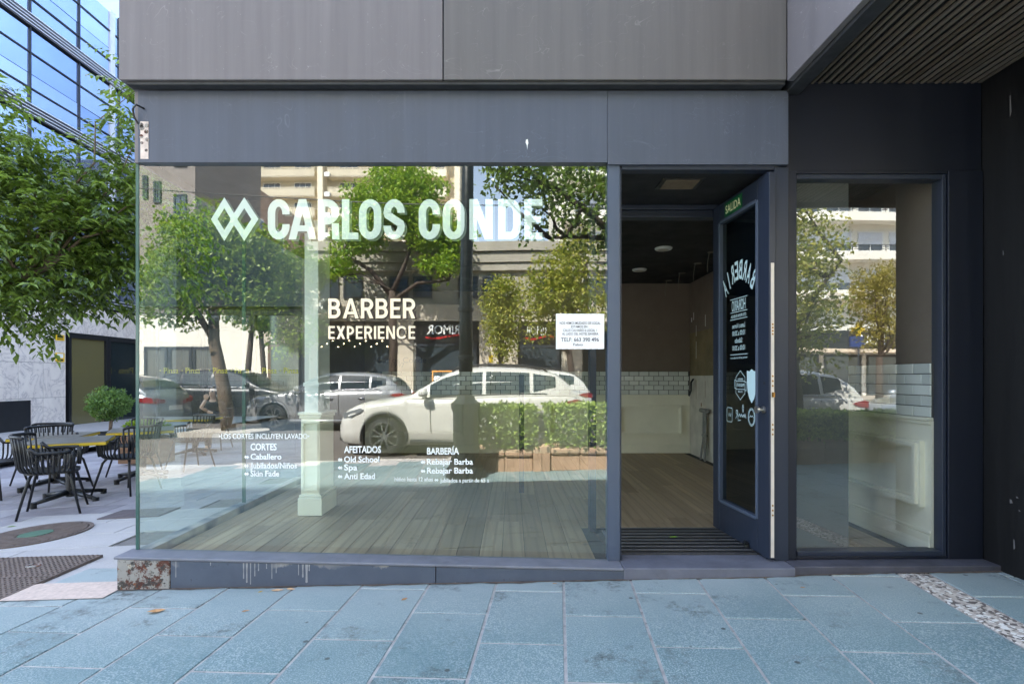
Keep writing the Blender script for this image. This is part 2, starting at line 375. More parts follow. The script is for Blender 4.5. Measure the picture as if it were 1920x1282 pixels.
# upper block and the part that juts out over the entrance
ZS = 3.09
pbx('upper_panel', CLAD, -2.376, -.42, -.11, 7.7, ZS, 4.05)
pbx('upper_panel', CLAD2, -.412, 1.66, -.11, 7.7, ZS, 4.05)
pbx('upper_panel_joint', EDGE, -.416, -.408, -.10, 7.6, ZS+.002, 4.04, bevel=0)
jut = pbx('canopy_wall', CLAD, 1.662, 1.70, -2.2, -.112, ZS-.012, 6.2)
pbx('canopy_block', CLAD2, 1.702, 14, -2.2, 7.7, ZS+.16, 6.2)
pbx('canopy_front', CLAD2, 1.702, 14, -2.2, -2.16, ZS-.01, ZS+.158)
pbx('upper_edge', EDGE, -2.34, 1.66, -.095, -.034, ZS-.022, ZS-.002)
pbx('canopy_edge', EDGE, 1.702, 1.79, -2.15, .0, ZS-.035, ZS+.06)
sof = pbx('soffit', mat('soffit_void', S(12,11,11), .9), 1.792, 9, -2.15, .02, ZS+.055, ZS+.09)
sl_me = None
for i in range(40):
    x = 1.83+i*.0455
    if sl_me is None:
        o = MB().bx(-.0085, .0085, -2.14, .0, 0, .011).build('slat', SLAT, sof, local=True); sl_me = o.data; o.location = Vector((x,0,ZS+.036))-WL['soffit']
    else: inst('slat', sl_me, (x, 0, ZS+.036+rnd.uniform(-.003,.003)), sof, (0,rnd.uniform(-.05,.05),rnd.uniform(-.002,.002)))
# fascia
pbx('fascia_panel', FASCIA, -2.317, .5915, -.03, .03, Z(304,3.3), ZS-.024, bevel=.001)
pbx('fascia_panel', FASCIA, .5935, 1.712, -.03, .03, Z(308,3.3), ZS-.024, bevel=.001)
fas2 = pbx('dark_fascia_panel', DARK, 1.716, 2.945, .012, .06, 2.585, ZS+.05)
pbx('fascia_end', CLAD, -2.345, -2.319, -.02, 2.67, Z(304,3.3), ZS-.024)
# torn corner of the fascia: bare patch, rust spots and a loose cable
cn = MB(); cn.bx(X(263,3.3), X(278,3.3), -.0325, -.0303, Z(298,3.3), Z(228,3.3)); cn.build('bare_patch', mat('bare_metal_patch', S(205,190,182), .7, .25, 18, .3, 50, dirt=.5), shop)
cs = MB()
for px, py, r in ((266,240,5),(274,247,4),(265,256,4),(266,268,3),(276,262,4),(275,236,4),(265,234,4),(274,282,3)): cs.lathe([(0,0),(r*.0033,0),(r*.0033,.0012),(0,.0012)], (X(px,3.3), -.0338, Z(py,3.3)), 9, 'y')
cs.build('rust_spot', RUST, shop, kind='stuff')
MB().tube([(X(258,3.3),-.028,Z(232,3.3)), (X(255,3.3),-.05,Z(222,3.3)), (X(257,3.3),-.07,Z(210,3.3)), (X(264,3.3),-.075,Z(203,3.3)), (X(270,3.3),-.032,Z(204,3.3))], .006).build('cable_stub', BLACKP, shop)
q = MB(); x, z = X(988,3.3), Z(262,3.3); q.add([(x-.006,-.0308,z),(x+.005,-.0308,z+.004),(x+.009,-.0308,z-.02),(x+.004,-.0308,z-.034),(x+.003,-.0308,z-.062),(x-.001,-.0308,z-.034),(x-.008,-.0308,z-.018)], [(0,6,5,4,3,2,1)])
q.build('white_splash', WHITE, shop)
# ledge / plinth
def zl(x): return .217-.0225*(x+2.36)
def ledge(name, x0, x1, y0, y1, top, bot, m_, n=1):
    q = MB(); b0, b1 = (bot, bot) if not callable(bot) else (bot(x0), bot(x1))
    q.add([(x0,y0,b0),(x1,y0,b1),(x1,y1,b1),(x0,y1,b0),(x0,y0,top(x0)),(x1,y0,top(x1)),(x1,y1,top(x1)),(x0,y1,top(x0))],
          [(0,3,2,1),(4,5,6,7),(0,1,5,4),(1,2,6,5),(2,3,7,6),(3,0,4,7)])
    return q.build(name, m_, shop, bevel=.006)
ledge('plinth_corner', -2.37, -2.055, -.135, -.02, lambda x: zl(x)-.018, -.05, RUST)
ledge('plinth', -2.053, -.46, -.13, -.02, lambda x: zl(x)-.018, -.05, PLINTH)
ledge('plinth', -.456, 1.70, -.13, -.02, lambda x: zl(x)-.018, -.05, PLINTH)
ledge('sill', -2.39, .67, -.137, .03, zl, lambda x: zl(x)-.0175, LEDGE)
ledge('threshold', .672, 1.70, -.137, .73, lambda x: .150, .03, mat('stone_threshold', S(96,98,110), .75, .15, 6, .6, 35, dirt=.3))
ledge('side_plinth', 1.704, 3.06, -.115, .05, lambda x: .152+.004*(x-1.7), .0, mat('worn_navy_ledge', S(72,72,82), .7, .25, 7, .3, 60, dirt=.4))
pbx('side_wall_plinth', PLINTH, -2.39, -2.30, .032, 2.67, -.1, .20)
dr = MB()                                         # pale runs of paint down the plinth
for px, w_, y0, y1 in ((330,3,1046,1082),(457,4,1048,1085),(463,5,1048,1092),(470,4,1048,1096),(478,4,1048,1080),(485,3,1048,1070),(510,4,1050,1085),(518,3,1050,1074),(527,3,1050,1062),(560,4,1052,1078),(568,5,1052,1082),(575,7,1052,1092),(580,4,1052,1070),(395,3,1046,1060),(500,3,1050,1066)):
    x = X(px,3.203); d_ = 3.203; z1, z0 = zl(x)-.021, max(Z(y1,d_), zl(x)-.15)
    ww = w_*rnd.uniform(.0007,.0013)
    dr.add([(x-ww,-.1315,z1),(x+ww,-.1315,z1),(x+ww*.6,-.1315,(z0+z1)/2),(x+ww*.8,-.1315,z0+.004),(x,-.1315,z0),(x-ww*.8,-.1315,z0+.004),(x-ww*.6,-.1315,(z0+z1)/2)], [(0,6,5,4,3,2,1)])
dr.build('paint_run', mat('grey_paint_run', S(146,145,148), .7, .2, 20), shop, kind='stuff')
# grime where plinth and slabs meet
q = MB(); xs = [-2.44+.035*i for i in range(158)]; y_in = lambda x: -.1305 if x < 1.7 else -.1155
pr = [(x, y_in(x)-.004-.022*max(0, noise.noise((x*6,1.3,0))+.35)-.010*rnd.random()) for x in xs]
q.add([(x, y_in(x), gz(x)+.0035) for x, _ in pr]+[(x, y, gz(x)+.0035) for x, y in pr], [(i+len(pr), i+1+len(pr), i+1, i) for i in range(len(pr)-1)])
q.build('grime_line', mat('grime', S(92,80,72), .95, .35, 18, .4, 90), pavement, kind='stuff')
# glass
pn = MB(); zt = Z(302,3.333)
pn.add([(-2.33,.002,zl(-2.33)),(.594,.002,zl(.594)),(.594,.002,zt),(-2.33,.002,zt)], [(0,1,2,3)])
pane = pn.build('display_window', GLASS, shop)
MB().bx(-2.352, -2.333, .0, .012, zl(-2.35)-.0, zt).build('glass_edge', GEDGE, pane)
sp_ = MB(); sp_.quad((-2.345,.014,.2),(-2.345,2.66,.2),(-2.345,2.66,zt+.05),(-2.345,.014,zt+.05)); sidepane = sp_.build('side_window', GLASS2, shop)
MB().bx(-2.36,-2.33,1.33,1.336,.2,zt).build('glass_joint', GEDGE, sidepane)
# mullion, jambs, transom, vestibule
pbx('mullion', FRAME, .596, .672, -.012, .07, zl(.63)-.0, Z(306,3.3))
pbx('mullion_bead', NAVY, .668, .684, .0, .05, .151, 2.60, bevel=.002)
pbx('door_jamb', NAVY, 1.636, 1.722, -.012, .07, .151, 2.60)
pbx('door_jamb', NAVY, 1.60, 1.634, .02, .74, .151, 2.585)
pbx('door_head', NAVY, .686, 1.634, -.01, .06, 2.585, 2.62)
vest = pbx('vestibule_ceiling', CEIL, .66, 1.66, .0, .72, 2.60, 2.64, bevel=0)
for k, (z0, z1, y0) in enumerate(((2.505,2.53,.71),(2.532,2.56,.72),(2.562,2.598,.70))): pbx('transom', NAVY, .60, 1.60, y0, .80, z0, z1)
pbx('transom_header', CEIL, .60, 1.60, .73, .79, 2.60, 2.74, bevel=0)
pbx('inner_post', NAVY, .575, .625, .62, .70, .15, 2.60)
pbx('inner_post', NAVY, .07, .12, 1.95, 2.0, .15, 1.32)  # slim dark post added deeper inside the room
vg = MB().bx(X(1235,3.6)-.0, X(1312,3.6), .16, .36, 2.592, 2.599).build('ceiling_vent', BLACKM, vest)
q = MB()
for i in range(11): q.bx(X(1243,3.6), X(1304,3.6), .185+i*.015, .191+i*.015, 2.586, 2.592)
q.build('vent_slat', mat('vent_brown', S(96,84,70), .5, .2, 20), vg)
# right-hand window wall
XL, XR, ZB, ZTT = X(1495,3.34), X(1768,3.34), Z(1033,3.34), Z(335,3.34)
pbx('wall_panel', DARK, 1.724, 1.775, -.004, .07, .155, 2.583)
pbx('wall_panel', DARK, XR+.03, 2.945, .0, .07, .158, 2.583)
pbx('wall_panel', DARK, 1.777, XR+.028, .004, .07, ZTT+.03, 2.583)
pbx('wall_panel', DARK, 1.777, XR+.028, .004, .07, .157, ZB-.03)
fr = MB()
for a in ((XL-.013,XL,.012,.10,ZB-.03,ZTT+.03),(XR,XR+.026,.012,.10,ZB-.03,ZTT+.03)): fr.bx(*a)
for a in ((XL,XR,.012,.10,ZTT,ZTT+.03),(XL,XR,.006,.10,ZB-.03,ZB)): fr.bx(*a)
win = fr.build('side_display_window', NAVY, shop, bevel=.004)
MB().quad((XL,.055,ZB),(XR,.055,ZB),(XR,.055,ZTT),(XL,.055,ZTT)).build('window_pane', GLASS3, win)
pbx('window_backboard', GREYBOARD, 1.76, XL+.37, .085, .10, .155, 2.60, bevel=0)
pbx('return_wall', BLACKW, 2.95, 3.2, -.66, .2, -.05, ZS+.05)
wm = MB()
for px, py, h_, w_ in ((1893,180,50,3),(1900,1010,24,3),(1893,935,10,5),(1905,930,4,4),(1910,955,4,3),(1880,470,12,2)):
    d_ = 2.948*1000/(px-960); y = d_-3.333; z = Z(py,d_)
    wm.quad((2.9478,y,z),(2.9478,y-.004*w_*.6,z-.001),(2.9478,y-.004*w_,z-h_*.002),(2.9478,y-.002,z-h_*.0026))
wm.build('scuff_mark', mat('scuff', S(104,102,104), .8), shop, kind='stuff')
# outer shell (back and far side, plain walls)
pbx('rear_wall', CLAD2, -2.37, 14, 7.72, 7.9, -.1, 4.05, bevel=0)
pbx('side_wall', CLAD2, -2.37, -2.30, 2.68, 7.7, -.1, ZS-.002, bevel=0)
pbx('side_wall', DARK, 14.01, 14.1, -.1, 7.7, -.1, ZS+.15, bevel=0)
pbx('side_wall', DARK, 3.21, 14, -.02, .2, -.1, ZS+.05, bevel=0)

# interior
FZ = .15; BY = 4.75; RX = 2.68
floor = pbx('shop_floor', GROUT, -2.29, RX+.02, .032, BY+.05, .10, FZ-.006, bevel=0)
fm = {}
BWID = .148
for i in range(34):
    x = -2.21+i*BWID
    if x > RX-.05: break
    y = .034+rnd.uniform(-1.1, 0)
    while y < BY:
        L_ = rnd.choice((1.1,1.25,1.4)); a_, b_ = max(y,.034), min(y+L_, BY)
        if x > .6 and x < 1.75: a_ = max(a_, .74)
        y += L_
        if b_-a_ < .05: continue
        key = round(b_-a_, 2)
        if key not in fm:
            o = MB().cb(-BWID/2+.0015, BWID/2-.0015, -key/2, key/2, -.012, 0, .0015).build('floor_board', BOARD, floor, local=True); fm[key] = o.data
            o.location = Vector((x,(a_+b_)/2,FZ))-WL['shop_floor']
        else: inst('floor_board', fm[key], (x,(a_+b_)/2,FZ), floor)
pbx('shop_ceiling', CEIL, -2.30, RX+.05, .80, BY+.05, 2.72, 2.78, bevel=0)
pbx('ceiling_step', CEIL, -2.30, .95, .80, BY, 2.60, 2.719, bevel=0)
pbx('ceiling_over_window', CEIL, -2.30, .59, .04, .79, 2.66, 2.75, bevel=0)
pbx('ceiling_over_window', CEIL, 1.73, RX+.03, .11, .79, 2.66, 2.75, bevel=0)
back = pbx('back_wall', PWALL, -2.30, RX+.03, BY+.02, BY+.12, .1, 2.8, bevel=0)
right = pbx('right_wall', PWALL, RX+.02, RX+.12, .075, 1.75, .1, 2.8, bevel=0)
right2 = pbx('stripped_wall', PLASTER, RX+.02, RX+.12, 1.752, BY+.02, .1, 1.32, bevel=0)
pbx('stripped_wall', PWALL2, RX+.022, RX+.12, 1.752, BY+.02, 1.321, 1.96, bevel=0)
pbx('stripped_wall', PWALL, RX+.02, RX+.12, 1.752, BY+.02, 1.961, 2.8, bevel=0)
left = pbx('left_wall', PWALL, -2.298, -2.24, 2.68, BY+.02, .1, 2.8, bevel=0)
TZ0, TZ1 = 1.035, 1.385; th = (TZ1-TZ0)/5
pbx('tile_bed', GROUT, -2.23, RX+.015, BY+.010, BY+.019, TZ0, TZ1, parent=back, bevel=0)
pbx('tile_bed', GROUT, RX+.010, RX+.019, .08, 1.75, TZ0, TZ1, parent=right, bevel=0)
tme = MB().cb(-.071, .071, -th/2+.0025, th/2-.0025, 0, .009, .003); k = 0; t1 = None
for row in range(5):
    for i in range(-16, 18):
        x = .05+.15*i+(.075 if row % 2 else 0)
        if x < -2.0 or x > RX-.05: continue
        c = (x, BY+.0095, TZ0+th*(row+.5))
        if t1 is None:
            o = tme.build('tile', TILE, back, local=True); t1 = o.data; o.location = Vector(c)-WL['back_wall']; o.rotation_euler = (R(90),0,0)
        else: inst('tile', t1, c, back, (R(90),0,0))
    if row % 2: MB().bx(RX-.076, RX+.0, BY+.001, BY+.0095, TZ0+th*row+.0025, TZ0+th*(row+1)-.0025).build('tile', TILE, back)
    if row % 2: MB().cb(RX+.0005,RX+.0095,.086,.156,TZ0+th*row+.0025,TZ0+th*(row+1)-.0025,.001).build('tile', TILE, right)
    for i in range(0, 12):
        y = .158+.15*i+(.075 if row % 2 else 0)
        if y > 1.68: continue
        inst('tile', t1, (RX+.0095, y, TZ0+th*(row+.5)), right, (R(90),0,R(-90)))
def frame_y(x0, x1, z0, z1, y, w_, t_):             # moulding frame on a wall facing -y
    q = MB()
    for a in ((x0,x1,z1-w_,z1),(x0,x1,z0,z0+w_)): q.bx(a[0],a[1],y-t_,y,a[2],a[3]); q.bx(a[0]+w_*.3,a[1]-w_*.3,y-t_*1.6,y-t_,a[2]+w_*.3,a[3]-w_*.3)
    for a in ((x0,x0+w_),(x1-w_,x1)): q.bx(a[0],a[1],y-t_,y,z0+w_,z1-w_); q.bx(a[0]+w_*.3,a[1]-w_*.3,y-t_*1.6,y-t_,z0+w_*.7,z1-w_*.7)
    return q
def frame_x(y0, y1, z0, z1, x, w_, t_):             # the same on a wall facing -x
    q = MB()
    for a in ((z1-w_,z1),(z0,z0+w_)): q.bx(x-t_,x,y0,y1,a[0],a[1]); q.bx(x-t_*1.6,x-t_,y0+w_*.3,y1-w_*.3,a[0]+w_*.3,a[1]-w_*.3)
    for a in ((y0,y0+w_),(y1-w_,y1)): q.bx(x-t_,x,a[0],a[1],z0+w_,z1-w_); q.bx(x-t_*1.6,x-t_,a[0]+w_*.3,a[1]-w_*.3,z0+w_*.7,z1-w_*.7)
    return q
MB().bx(-2.23, RX+.015, BY+.004, BY+.019, FZ, TZ0-.021).build('wainscot', CREAM, back)
MB().bx(-2.23, RX+.015, BY-.012, BY+.003, FZ, .27).bx(-2.23,RX+.015,BY-.004,BY+.003,.272,.285).build('skirting', CREAM, back, bevel=.004)
MB().bx(-2.23, RX+.015, BY-.022, BY+.019, TZ0-.020, TZ0-.001).build('dado_rail', CREAM, back)
for x0 in (-1.9, -.55, 1.60): frame_y(x0, x0+1.15 if x0 < .8 else 2.58, .42, .88, BY+.0035, .05, .034).build('wall_moulding', CREAM, back)
MB().bx(RX+.004, RX+.019, .08, 1.75, FZ, TZ0-.022).build('wainscot', CREAM, right)
MB().bx(RX-.012, RX+.003, .08, 1.75, FZ, .285).bx(RX-.006,RX+.003,.08,1.75,.287,.305).build('skirting', CREAM, right, bevel=.004)
MB().bx(RX-.026, RX+.019, .08, 1.75, TZ0-.020, TZ0-.001).bx(RX-.012, RX+.003, .08, 1.75, TZ0-.045, TZ0-.022).build('dado_rail', CREAM, right, bevel=.004)
frame_x(.135, 1.62, .45, .88, RX+.0035, .055, .034).build('wall_moulding', CREAM, right)
# scars left on the stripped wall
sc_ = MB()
for px, y0, y1, w_ in ((1292,588,660,3),(1300,586,600,4),(1305,610,630,2),(1305,640,672,2),(1322,590,612,3),(1296,596,604,6)):
    d_ = 2.698*1000/(px-960); y = d_-3.333
    sc_.quad((RX+.0185,y,Z(y0,d_)),(RX+.0185,y-.006*w_,Z(y0,d_)),(RX+.0185,y-.006*w_,Z(y1,d_)),(RX+.0185,y,Z(y1,d_)))
sc_.build('plaster_scar', WHITE, right2, kind='stuff')
sc_ = MB()
for px, y0, y1, w_ in ((1305,712,748,2),(1322,714,746,2),(1314,755,762,6),(1291,640,690,1)):
    d_ = 2.698*1000/(px-960); y = d_-3.333
    sc_.quad((RX+.0180,y,Z(y0,d_)),(RX+.0180,y-.006*w_,Z(y0,d_)),(RX+.0180,y-.006*w_,Z(y1,d_)),(RX+.0180,y,Z(y1,d_)))
sc_.build('adhesive_streak', mat('brown_glue', S(120,86,50), .8), right2, kind='stuff')
pp = MB(); yb = 3.98
for dx, dy in ((0,0),(-.03,-.10),(-.02,.10)): pp.tube([(RX-.04+dx,yb+dy,.16),(RX-.04,yb+dy*.4,.45),(RX-.04,yb+dy*.3,.86)], .016)
pp.tube([(RX-.04,yb-.12,.84),(RX-.04,yb+.14,.84)], .03); pp.tube([(RX-.04,yb-.05,.50),(RX-.04,yb+.05,.50)], .026)
pp.build('capped_pipe', mat('grey_pipe', S(120,120,118), .5, .2, 9), right2)
MB().tube([(RX-.01,4.52,1.27),(RX-.05,4.5,1.22),(RX-.03,4.56,1.10),(RX-.06,4.57,1.02)], .014).build('loose_cable', BLACKP, right2)
for px, py in ((1244,465),(1199,505)):
    d_ = 1.43*1000/(708-py); x, y = X(px,d_), d_-3.333
    o = MB().lathe([(0,0),(.085,0),(.095,.012),(.095,.02),(0,.02)], (x,y,2.70), 24).build('downlight', WHITE, shop)
    MB().lathe([(0,0),(.055,0),(.055,.004),(0,.004)], (x,y,2.695), 20).build('lens', mat('lamp_lens', S(190,186,176), .4), o)
for px, py in ((1308,495),(1279,513),(1254,527),(1335,474)):
    d_ = 1.42*1000/(708-py); x, y = X(px,d_), d_-3.333
    q = MB().lathe([(0,0),(.05,0),(.05,.004),(0,.004)], (x,y,2.714), 12); q.tube([(x-.03,y,2.716),(x-.04,y+.02,2.62),(x-.06,y-.02,2.55),(x-.05,y,2.49)], .005, 5)
    q.build('bare_ceiling_wire', mat('ceiling_scar', S(120,114,104), .8), shop)
# square column on a panelled pedestal
colm = MB().bx(-1.725, -1.61, 1.10, 1.38, .15, 2.62).build('column', WHITE, shop, bevel=.004)
MB().bx(-1.745,-1.588,1.075,1.415,.152,.98).build('pedestal', CREAM, colm, bevel=.004)
MB().bx(-1.765,-1.566,1.055,1.435,.153,.30).bx(-1.758,-1.573,1.062,1.428,.301,.325).build('base_block', CREAM, colm, bevel=.006)
MB().bx(-1.765,-1.566,1.055,1.435,.981,1.005).bx(-1.755,-1.577,1.065,1.425,.955,.980).build('pedestal_cap', CREAM, colm, bevel=.004)
frame_y(-1.735,-1.598,.35,.93,1.0745,.022,.008).build('pedestal_moulding', CREAM, colm)
MB().bx(-1.732,-1.603,1.093,1.387,1.22,1.25).build('column_band', WHITE, colm)
# door leaf, swung out into the vestibule
hinge = Vector((1.545,.715,0)); free = Vector((1.612,-.03,0)); u = (free-hinge).normalized(); nrm = Vector((u.y, -u.x, 0)); LW = (free-hinge).length
LM = Matrix(((u.x, nrm.x, 0, hinge.x),(u.y, nrm.y, 0, hinge.y),(0,0,1,0),(0,0,0,1)))
if nrm.x > 0: nrm = -nrm; LM = Matrix(((u.x, nrm.x, 0, hinge.x),(u.y, nrm.y, 0, hinge.y),(0,0,1,0),(0,0,0,1)))
def LB(): q = MB(); q.M = LM; return q
LZ0, LZ1, G0, G1, GB, GT = .168, 2.565, .105, LW-.135, .385, 2.43
q = LB()
q.bx(0,G0,-.02,.02,LZ0,LZ1); q.bx(G1,LW,-.02,.02,LZ0,LZ1); q.bx(G0,G1,-.02,.02,LZ0,GB); q.bx(G0,G1,-.02,.02,GT,LZ1)
door = q.build('door', NAVY, shop, bevel=.003)
q = LB(); 
for a in ((G0-.012,G0+.012,GB,GT),(G1-.012,G1+.012,GB,GT)): q.bx(a[0],a[1],-.028,.028,a[2],a[3])
for a in ((GB-.012,GB+.012),(GT-.012,GT+.012)): q.bx(G0+.012,G1-.012,-.027,.027,a[0],a[1])
q.build('glazing_bead', FRAME, door, bevel=.003)
dg = LB(); dg.quad((G0,0,GB),(G1,0,GB),(G1,0,GT),(G0,0,GT)); dg.build('door_glass', glass('door_glass', .11, (.30,.36,.36)), door)
q = LB(); q.bx(LW+.0005,LW+.004,-.010,.010,LZ0+.01,2.0); q.build('lock_strip', LOCK, door)
q = LB(); 
for z in (1.62,1.60,1.58,1.56,1.30,1.27,1.24,1.0,.97,.94,.5,.47,.44): q.lathe([(0,LW+.004),(.006,LW+.004),(.006,LW+.0055),(0,LW+.0055)], (0,0,z), 8, 'x')
q.bx(LW+.003,LW+.02,-.006,.006,1.17,1.20); q.build('lock_bolt', BRASS, door)
q = LB(); q.lathe([(0,.021),(.022,.021),(.022,.03),(.012,.034),(.012,.055),(.022,.06),(.022,.075),(0,.078)], (LW-.055,0,1.09), 16, 'y'); q.build('door_knob', STEEL, door)
q = LB(); q.lathe([(0,.0205),(.010,.0205),(.010,.022),(0,.022)], (LW-.055,0,1.255), 12, 'y'); q.build('keyhole', BLACKM, door)
q = LB(); q.bx(LW-.28,LW-.20,.0,.06,.152,.165); q.tube([(LW-.24,.03,.165),(LW-.24,.03,.19),(LW-.24,.05,.20)], .016); q.build('door_stop', BLACKP, door)
# ------------------------------------------------------------------ lettering
def arc(cx, cy, rx, ry, a0, a1, n=9): return [(cx+rx*math.cos(R(a0+(a1-a0)*i/n)), cy+ry*math.sin(R(a0+(a1-a0)*i/n))) for i in range(n+1)]
def ribbon(pts, t_, closed=False):
    pts = [p for i, p in enumerate(pts) if i == 0 or math.dist(p, pts[i-1]) > 1e-5]
    if closed and math.dist(pts[0], pts[-1]) < 1e-5: pts.pop()
    n = len(pts); L_, R_ = [], []
    for i in range(n):
        a = Vector(pts[i-1] if (i or closed) else pts[0]); b_ = Vector(pts[i]); c = Vector(pts[(i+1) % n] if (i < n-1 or closed) else pts[-1])
        d1 = (b_-a).normalized() if (b_-a).length > 1e-6 else None; d2 = (c-b_).normalized() if (c-b_).length > 1e-6 else None
        d1 = d1 or d2; d2 = d2 or d1
        n1 = Vector((-d1.y, d1.x)); n2 = Vector((-d2.y, d2.x)); m_ = (n1+n2).normalized(); k = 1/max(.5, m_.dot(n1))
        L_.append(b_+m_*k*t_/2); R_.append(b_-m_*k*t_/2)
    qs = []
    for i in range(n if closed else n-1):
        j = (i+1) % n; qs.append([tuple(R_[i]), tuple(R_[j]), tuple(L_[j]), tuple(L_[i])])
    return qs
def rect(x0, y0, x1, y1): return [(x0,y0),(x1,y0),(x1,y1),(x0,y1)]
def glyph(ch, w_, t_, ry=None):                   # groups of quads in a box w_ x 1
    h = t_/2; x0, x1, y0, y1 = h, w_-h, h, 1-h; rx = (x1-x0)/2; ry = ry or rx; ry = min(ry, (y1-y0)/2); cx = w_/2
    up = lambda a0, a1: arc(cx, y1-ry, rx, ry, a0, a1); dn = lambda a0, a1: arc(cx, y0+ry, rx, ry, a0, a1)
    stem = [rect(0,0,t_,1)]
    def bowl(ya, yb, x1_=x1):                        # D-shaped stroke between heights ya and yb
        r_ = min((yb-ya)/2, x1_-h); return ribbon([(t_*.9,yb),(x1_-r_,yb)]+arc(x1_-r_, yb-r_, r_, r_, 90, 0, 7)+[(x1_, ya+r_)]+arc(x1_-r_, ya+r_, r_, r_, 0, -90, 7)+[(t_*.9,ya)], t_)
    if ch == 'C': return [ribbon([(x1,.62)]+up(0,180)+dn(180,360)+[(x1,.38)], t_)]
    if ch == 'O': return [ribbon(up(0,180)+dn(180,360), t_, True)]
    if ch == 'S': return [ribbon([(x1,.66)]+up(0,180)+[(x0,.66),(x0+.02,.60),(cx,.5),(x1-.02,.40),(x1,.34)]+dn(0,-180)+[(x0,.34)], t_)]
    if ch == 'A':
        s_ = t_*1.02; return [[[(0,0),(s_,0),(cx+s_*.42,1),(cx-s_*.5,1)]], [[(w_-s_,0),(w_,0),(cx+s_*.5,1),(cx-s_*.42,1)]], [rect(w_*.2,.2,w_*.8,.2+t_*.8)]]
    if ch == 'R': return [stem, bowl(.47, y1), [[(w_*.40,.47),(w_*.40+t_*1.1,.47),(w_,0),(w_-t_*1.15,0)]]] if t_ < .18 and w_ > .6 else [stem, bowl(.46, y1), [[(x1-t_*.5,.40),(x1+t_*.45,.40),(x1+t_*.55,0),(x1-t_*.45,0)]]]
    if ch == 'P': return [stem, bowl(.40, y1)]
    if ch == 'B': return [stem, bowl(.53, y1, x1-.03), bowl(y0, .53)]
    if ch == 'D': return [stem, ribbon([(t_*.9,y1),(x1-rx*.9,y1)]+arc(x1-rx*.9, y1-ry, rx*.9, ry, 90, 0)+arc(x1-rx*.9, y0+ry, rx*.9, ry, 0, -90)+[(t_*.9,y0)], t_)]
    if ch == 'L': return [stem, [rect(t_*.9,0,w_,t_*.92)]]
    if ch == 'E': return [stem, [rect(t_*.9,0,w_,t_*.92)], [rect(t_*.9,1-t_*.92,w_,1)], [rect(t_*.9,.5-t_*.44,w_*.93,.5+t_*.44)]]
    if ch == 'F': return [stem, [rect(t_*.9,1-t_*.92,w_,1)], [rect(t_*.9,.5-t_*.44,w_*.93,.5+t_*.44)]]
    if ch == 'N': return [stem, [rect(w_-t_,0,w_,1)], [[(t_*.0,1),(t_*1.1,1),(w_,0),(w_-t_*1.1,0)]]]
    if ch == 'M': return [stem, [rect(w_-t_,0,w_,1)], [[(0,1),(t_,1),(cx+t_*.3,.2),(cx-t_*.5,.2)]], [[(w_-t_,1),(w_,1),(cx+t_*.5,.2),(cx-t_*.3,.2)]]]
    if ch == 'I': return [[rect(0,0,t_,1)]]
    if ch == 'X': return [[[(0,0),(t_*1.2,0),(w_,1),(w_-t_*1.2,1)]], [[(w_-t_*1.2,0),(w_,0),(t_*1.2,1),(0,1)]]]
    if ch == 'U': return [ribbon([(x0,1)]+dn(180,360)+[(x1,1)], t_)]
    return [stem]
def place_glyph(ch, x, z, w_, h_, y, t_, m_, parent, ry=None, name='letter', sx=1, dy=.0004):
    q = MB()
    for k, g in enumerate(glyph(ch, w_/h_, t_, ry)):
        for quad in g: q.quad(*[(x+sx*px*h_, y-k*dy, z+pz*h_) for px, pz in quad])
    return q.build(name, m_, parent)
# big white name and the twin diamonds on the inside of the big pane
D3 = 3.339; GY = .0065
zb, zc = Z(449,D3), Z(373.5,D3)
for ch, a, b_ in (('C',502,543),('A',541,593),('R',596,636),('L',641,672),('O',673,715),('S',719,759),('C',785,825),('O',830,871),('N',880,924),('D',934,976),('E',983,1017)):
    x, w_ = X(a,D3), (b_-a)*D3/1000
    place_glyph(ch, x, zb, w_, zc-zb, GY, .185, VINYL, pane, .24)
    place_glyph(ch, x+.012, zb-.009, w_, zc-zb, GY+.012, .185, LETTER_SHADE, pane, .24, 'letter_shadow')  # offset grey copy stands in for the letter's reflection in the pane
def diamond(cx, cz, a, c, k, y, q):
    o_ = [(cx-a,cz),(cx,cz-c),(cx+a,cz),(cx,cz+c)]; i_ = [(cx-a*k,cz),(cx,cz-c*k),(cx+a*k,cz),(cx,cz+c*k)]
    for i in range(4):
        j = (i+1) % 4; q.quad(*[(p[0],y,p[1]) for p in (o_[i],o_[j],i_[j],i_[i])])
for m_, dx, dz, dy, nm in ((VINYL,0,0,0,'diamond_emblem'),(LETTER_SHADE,.014,-.008,.012,'emblem_shadow')):  # second pass paints the diamonds' ghost in the pane
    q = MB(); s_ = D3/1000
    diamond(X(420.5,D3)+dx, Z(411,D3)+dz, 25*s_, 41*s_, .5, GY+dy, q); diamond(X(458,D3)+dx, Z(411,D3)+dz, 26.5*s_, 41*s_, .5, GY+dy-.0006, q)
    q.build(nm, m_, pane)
def word(txt, a, b_, ptop, pbot, t_, gaps, m_, shade, ws):
    z0, z1 = Z(pbot,D3), Z(ptop,D3); h_ = z1-z0; tot = sum(ws[c] for c in txt)+gaps*(len(txt)-1); k = (b_-a)*D3/1000/(tot*h_); x = X(a,D3)
    for c in txt:
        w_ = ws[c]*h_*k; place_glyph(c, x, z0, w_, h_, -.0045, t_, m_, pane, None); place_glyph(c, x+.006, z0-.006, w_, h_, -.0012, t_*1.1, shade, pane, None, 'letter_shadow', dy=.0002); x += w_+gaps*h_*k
WS = dict(B=.62,A=.80,R=.62,E=.52,X=.66,P=.56,I=.16,N=.68,C=.78)
word('BARBER', 616.5, 779, 560, 597, .165, .12, CREAMV, BROWNV, WS)
word('EXPERIENCE', 616.5, 779, 611.5, 635.5, .165, .14, CREAMV, BROWNV, WS)
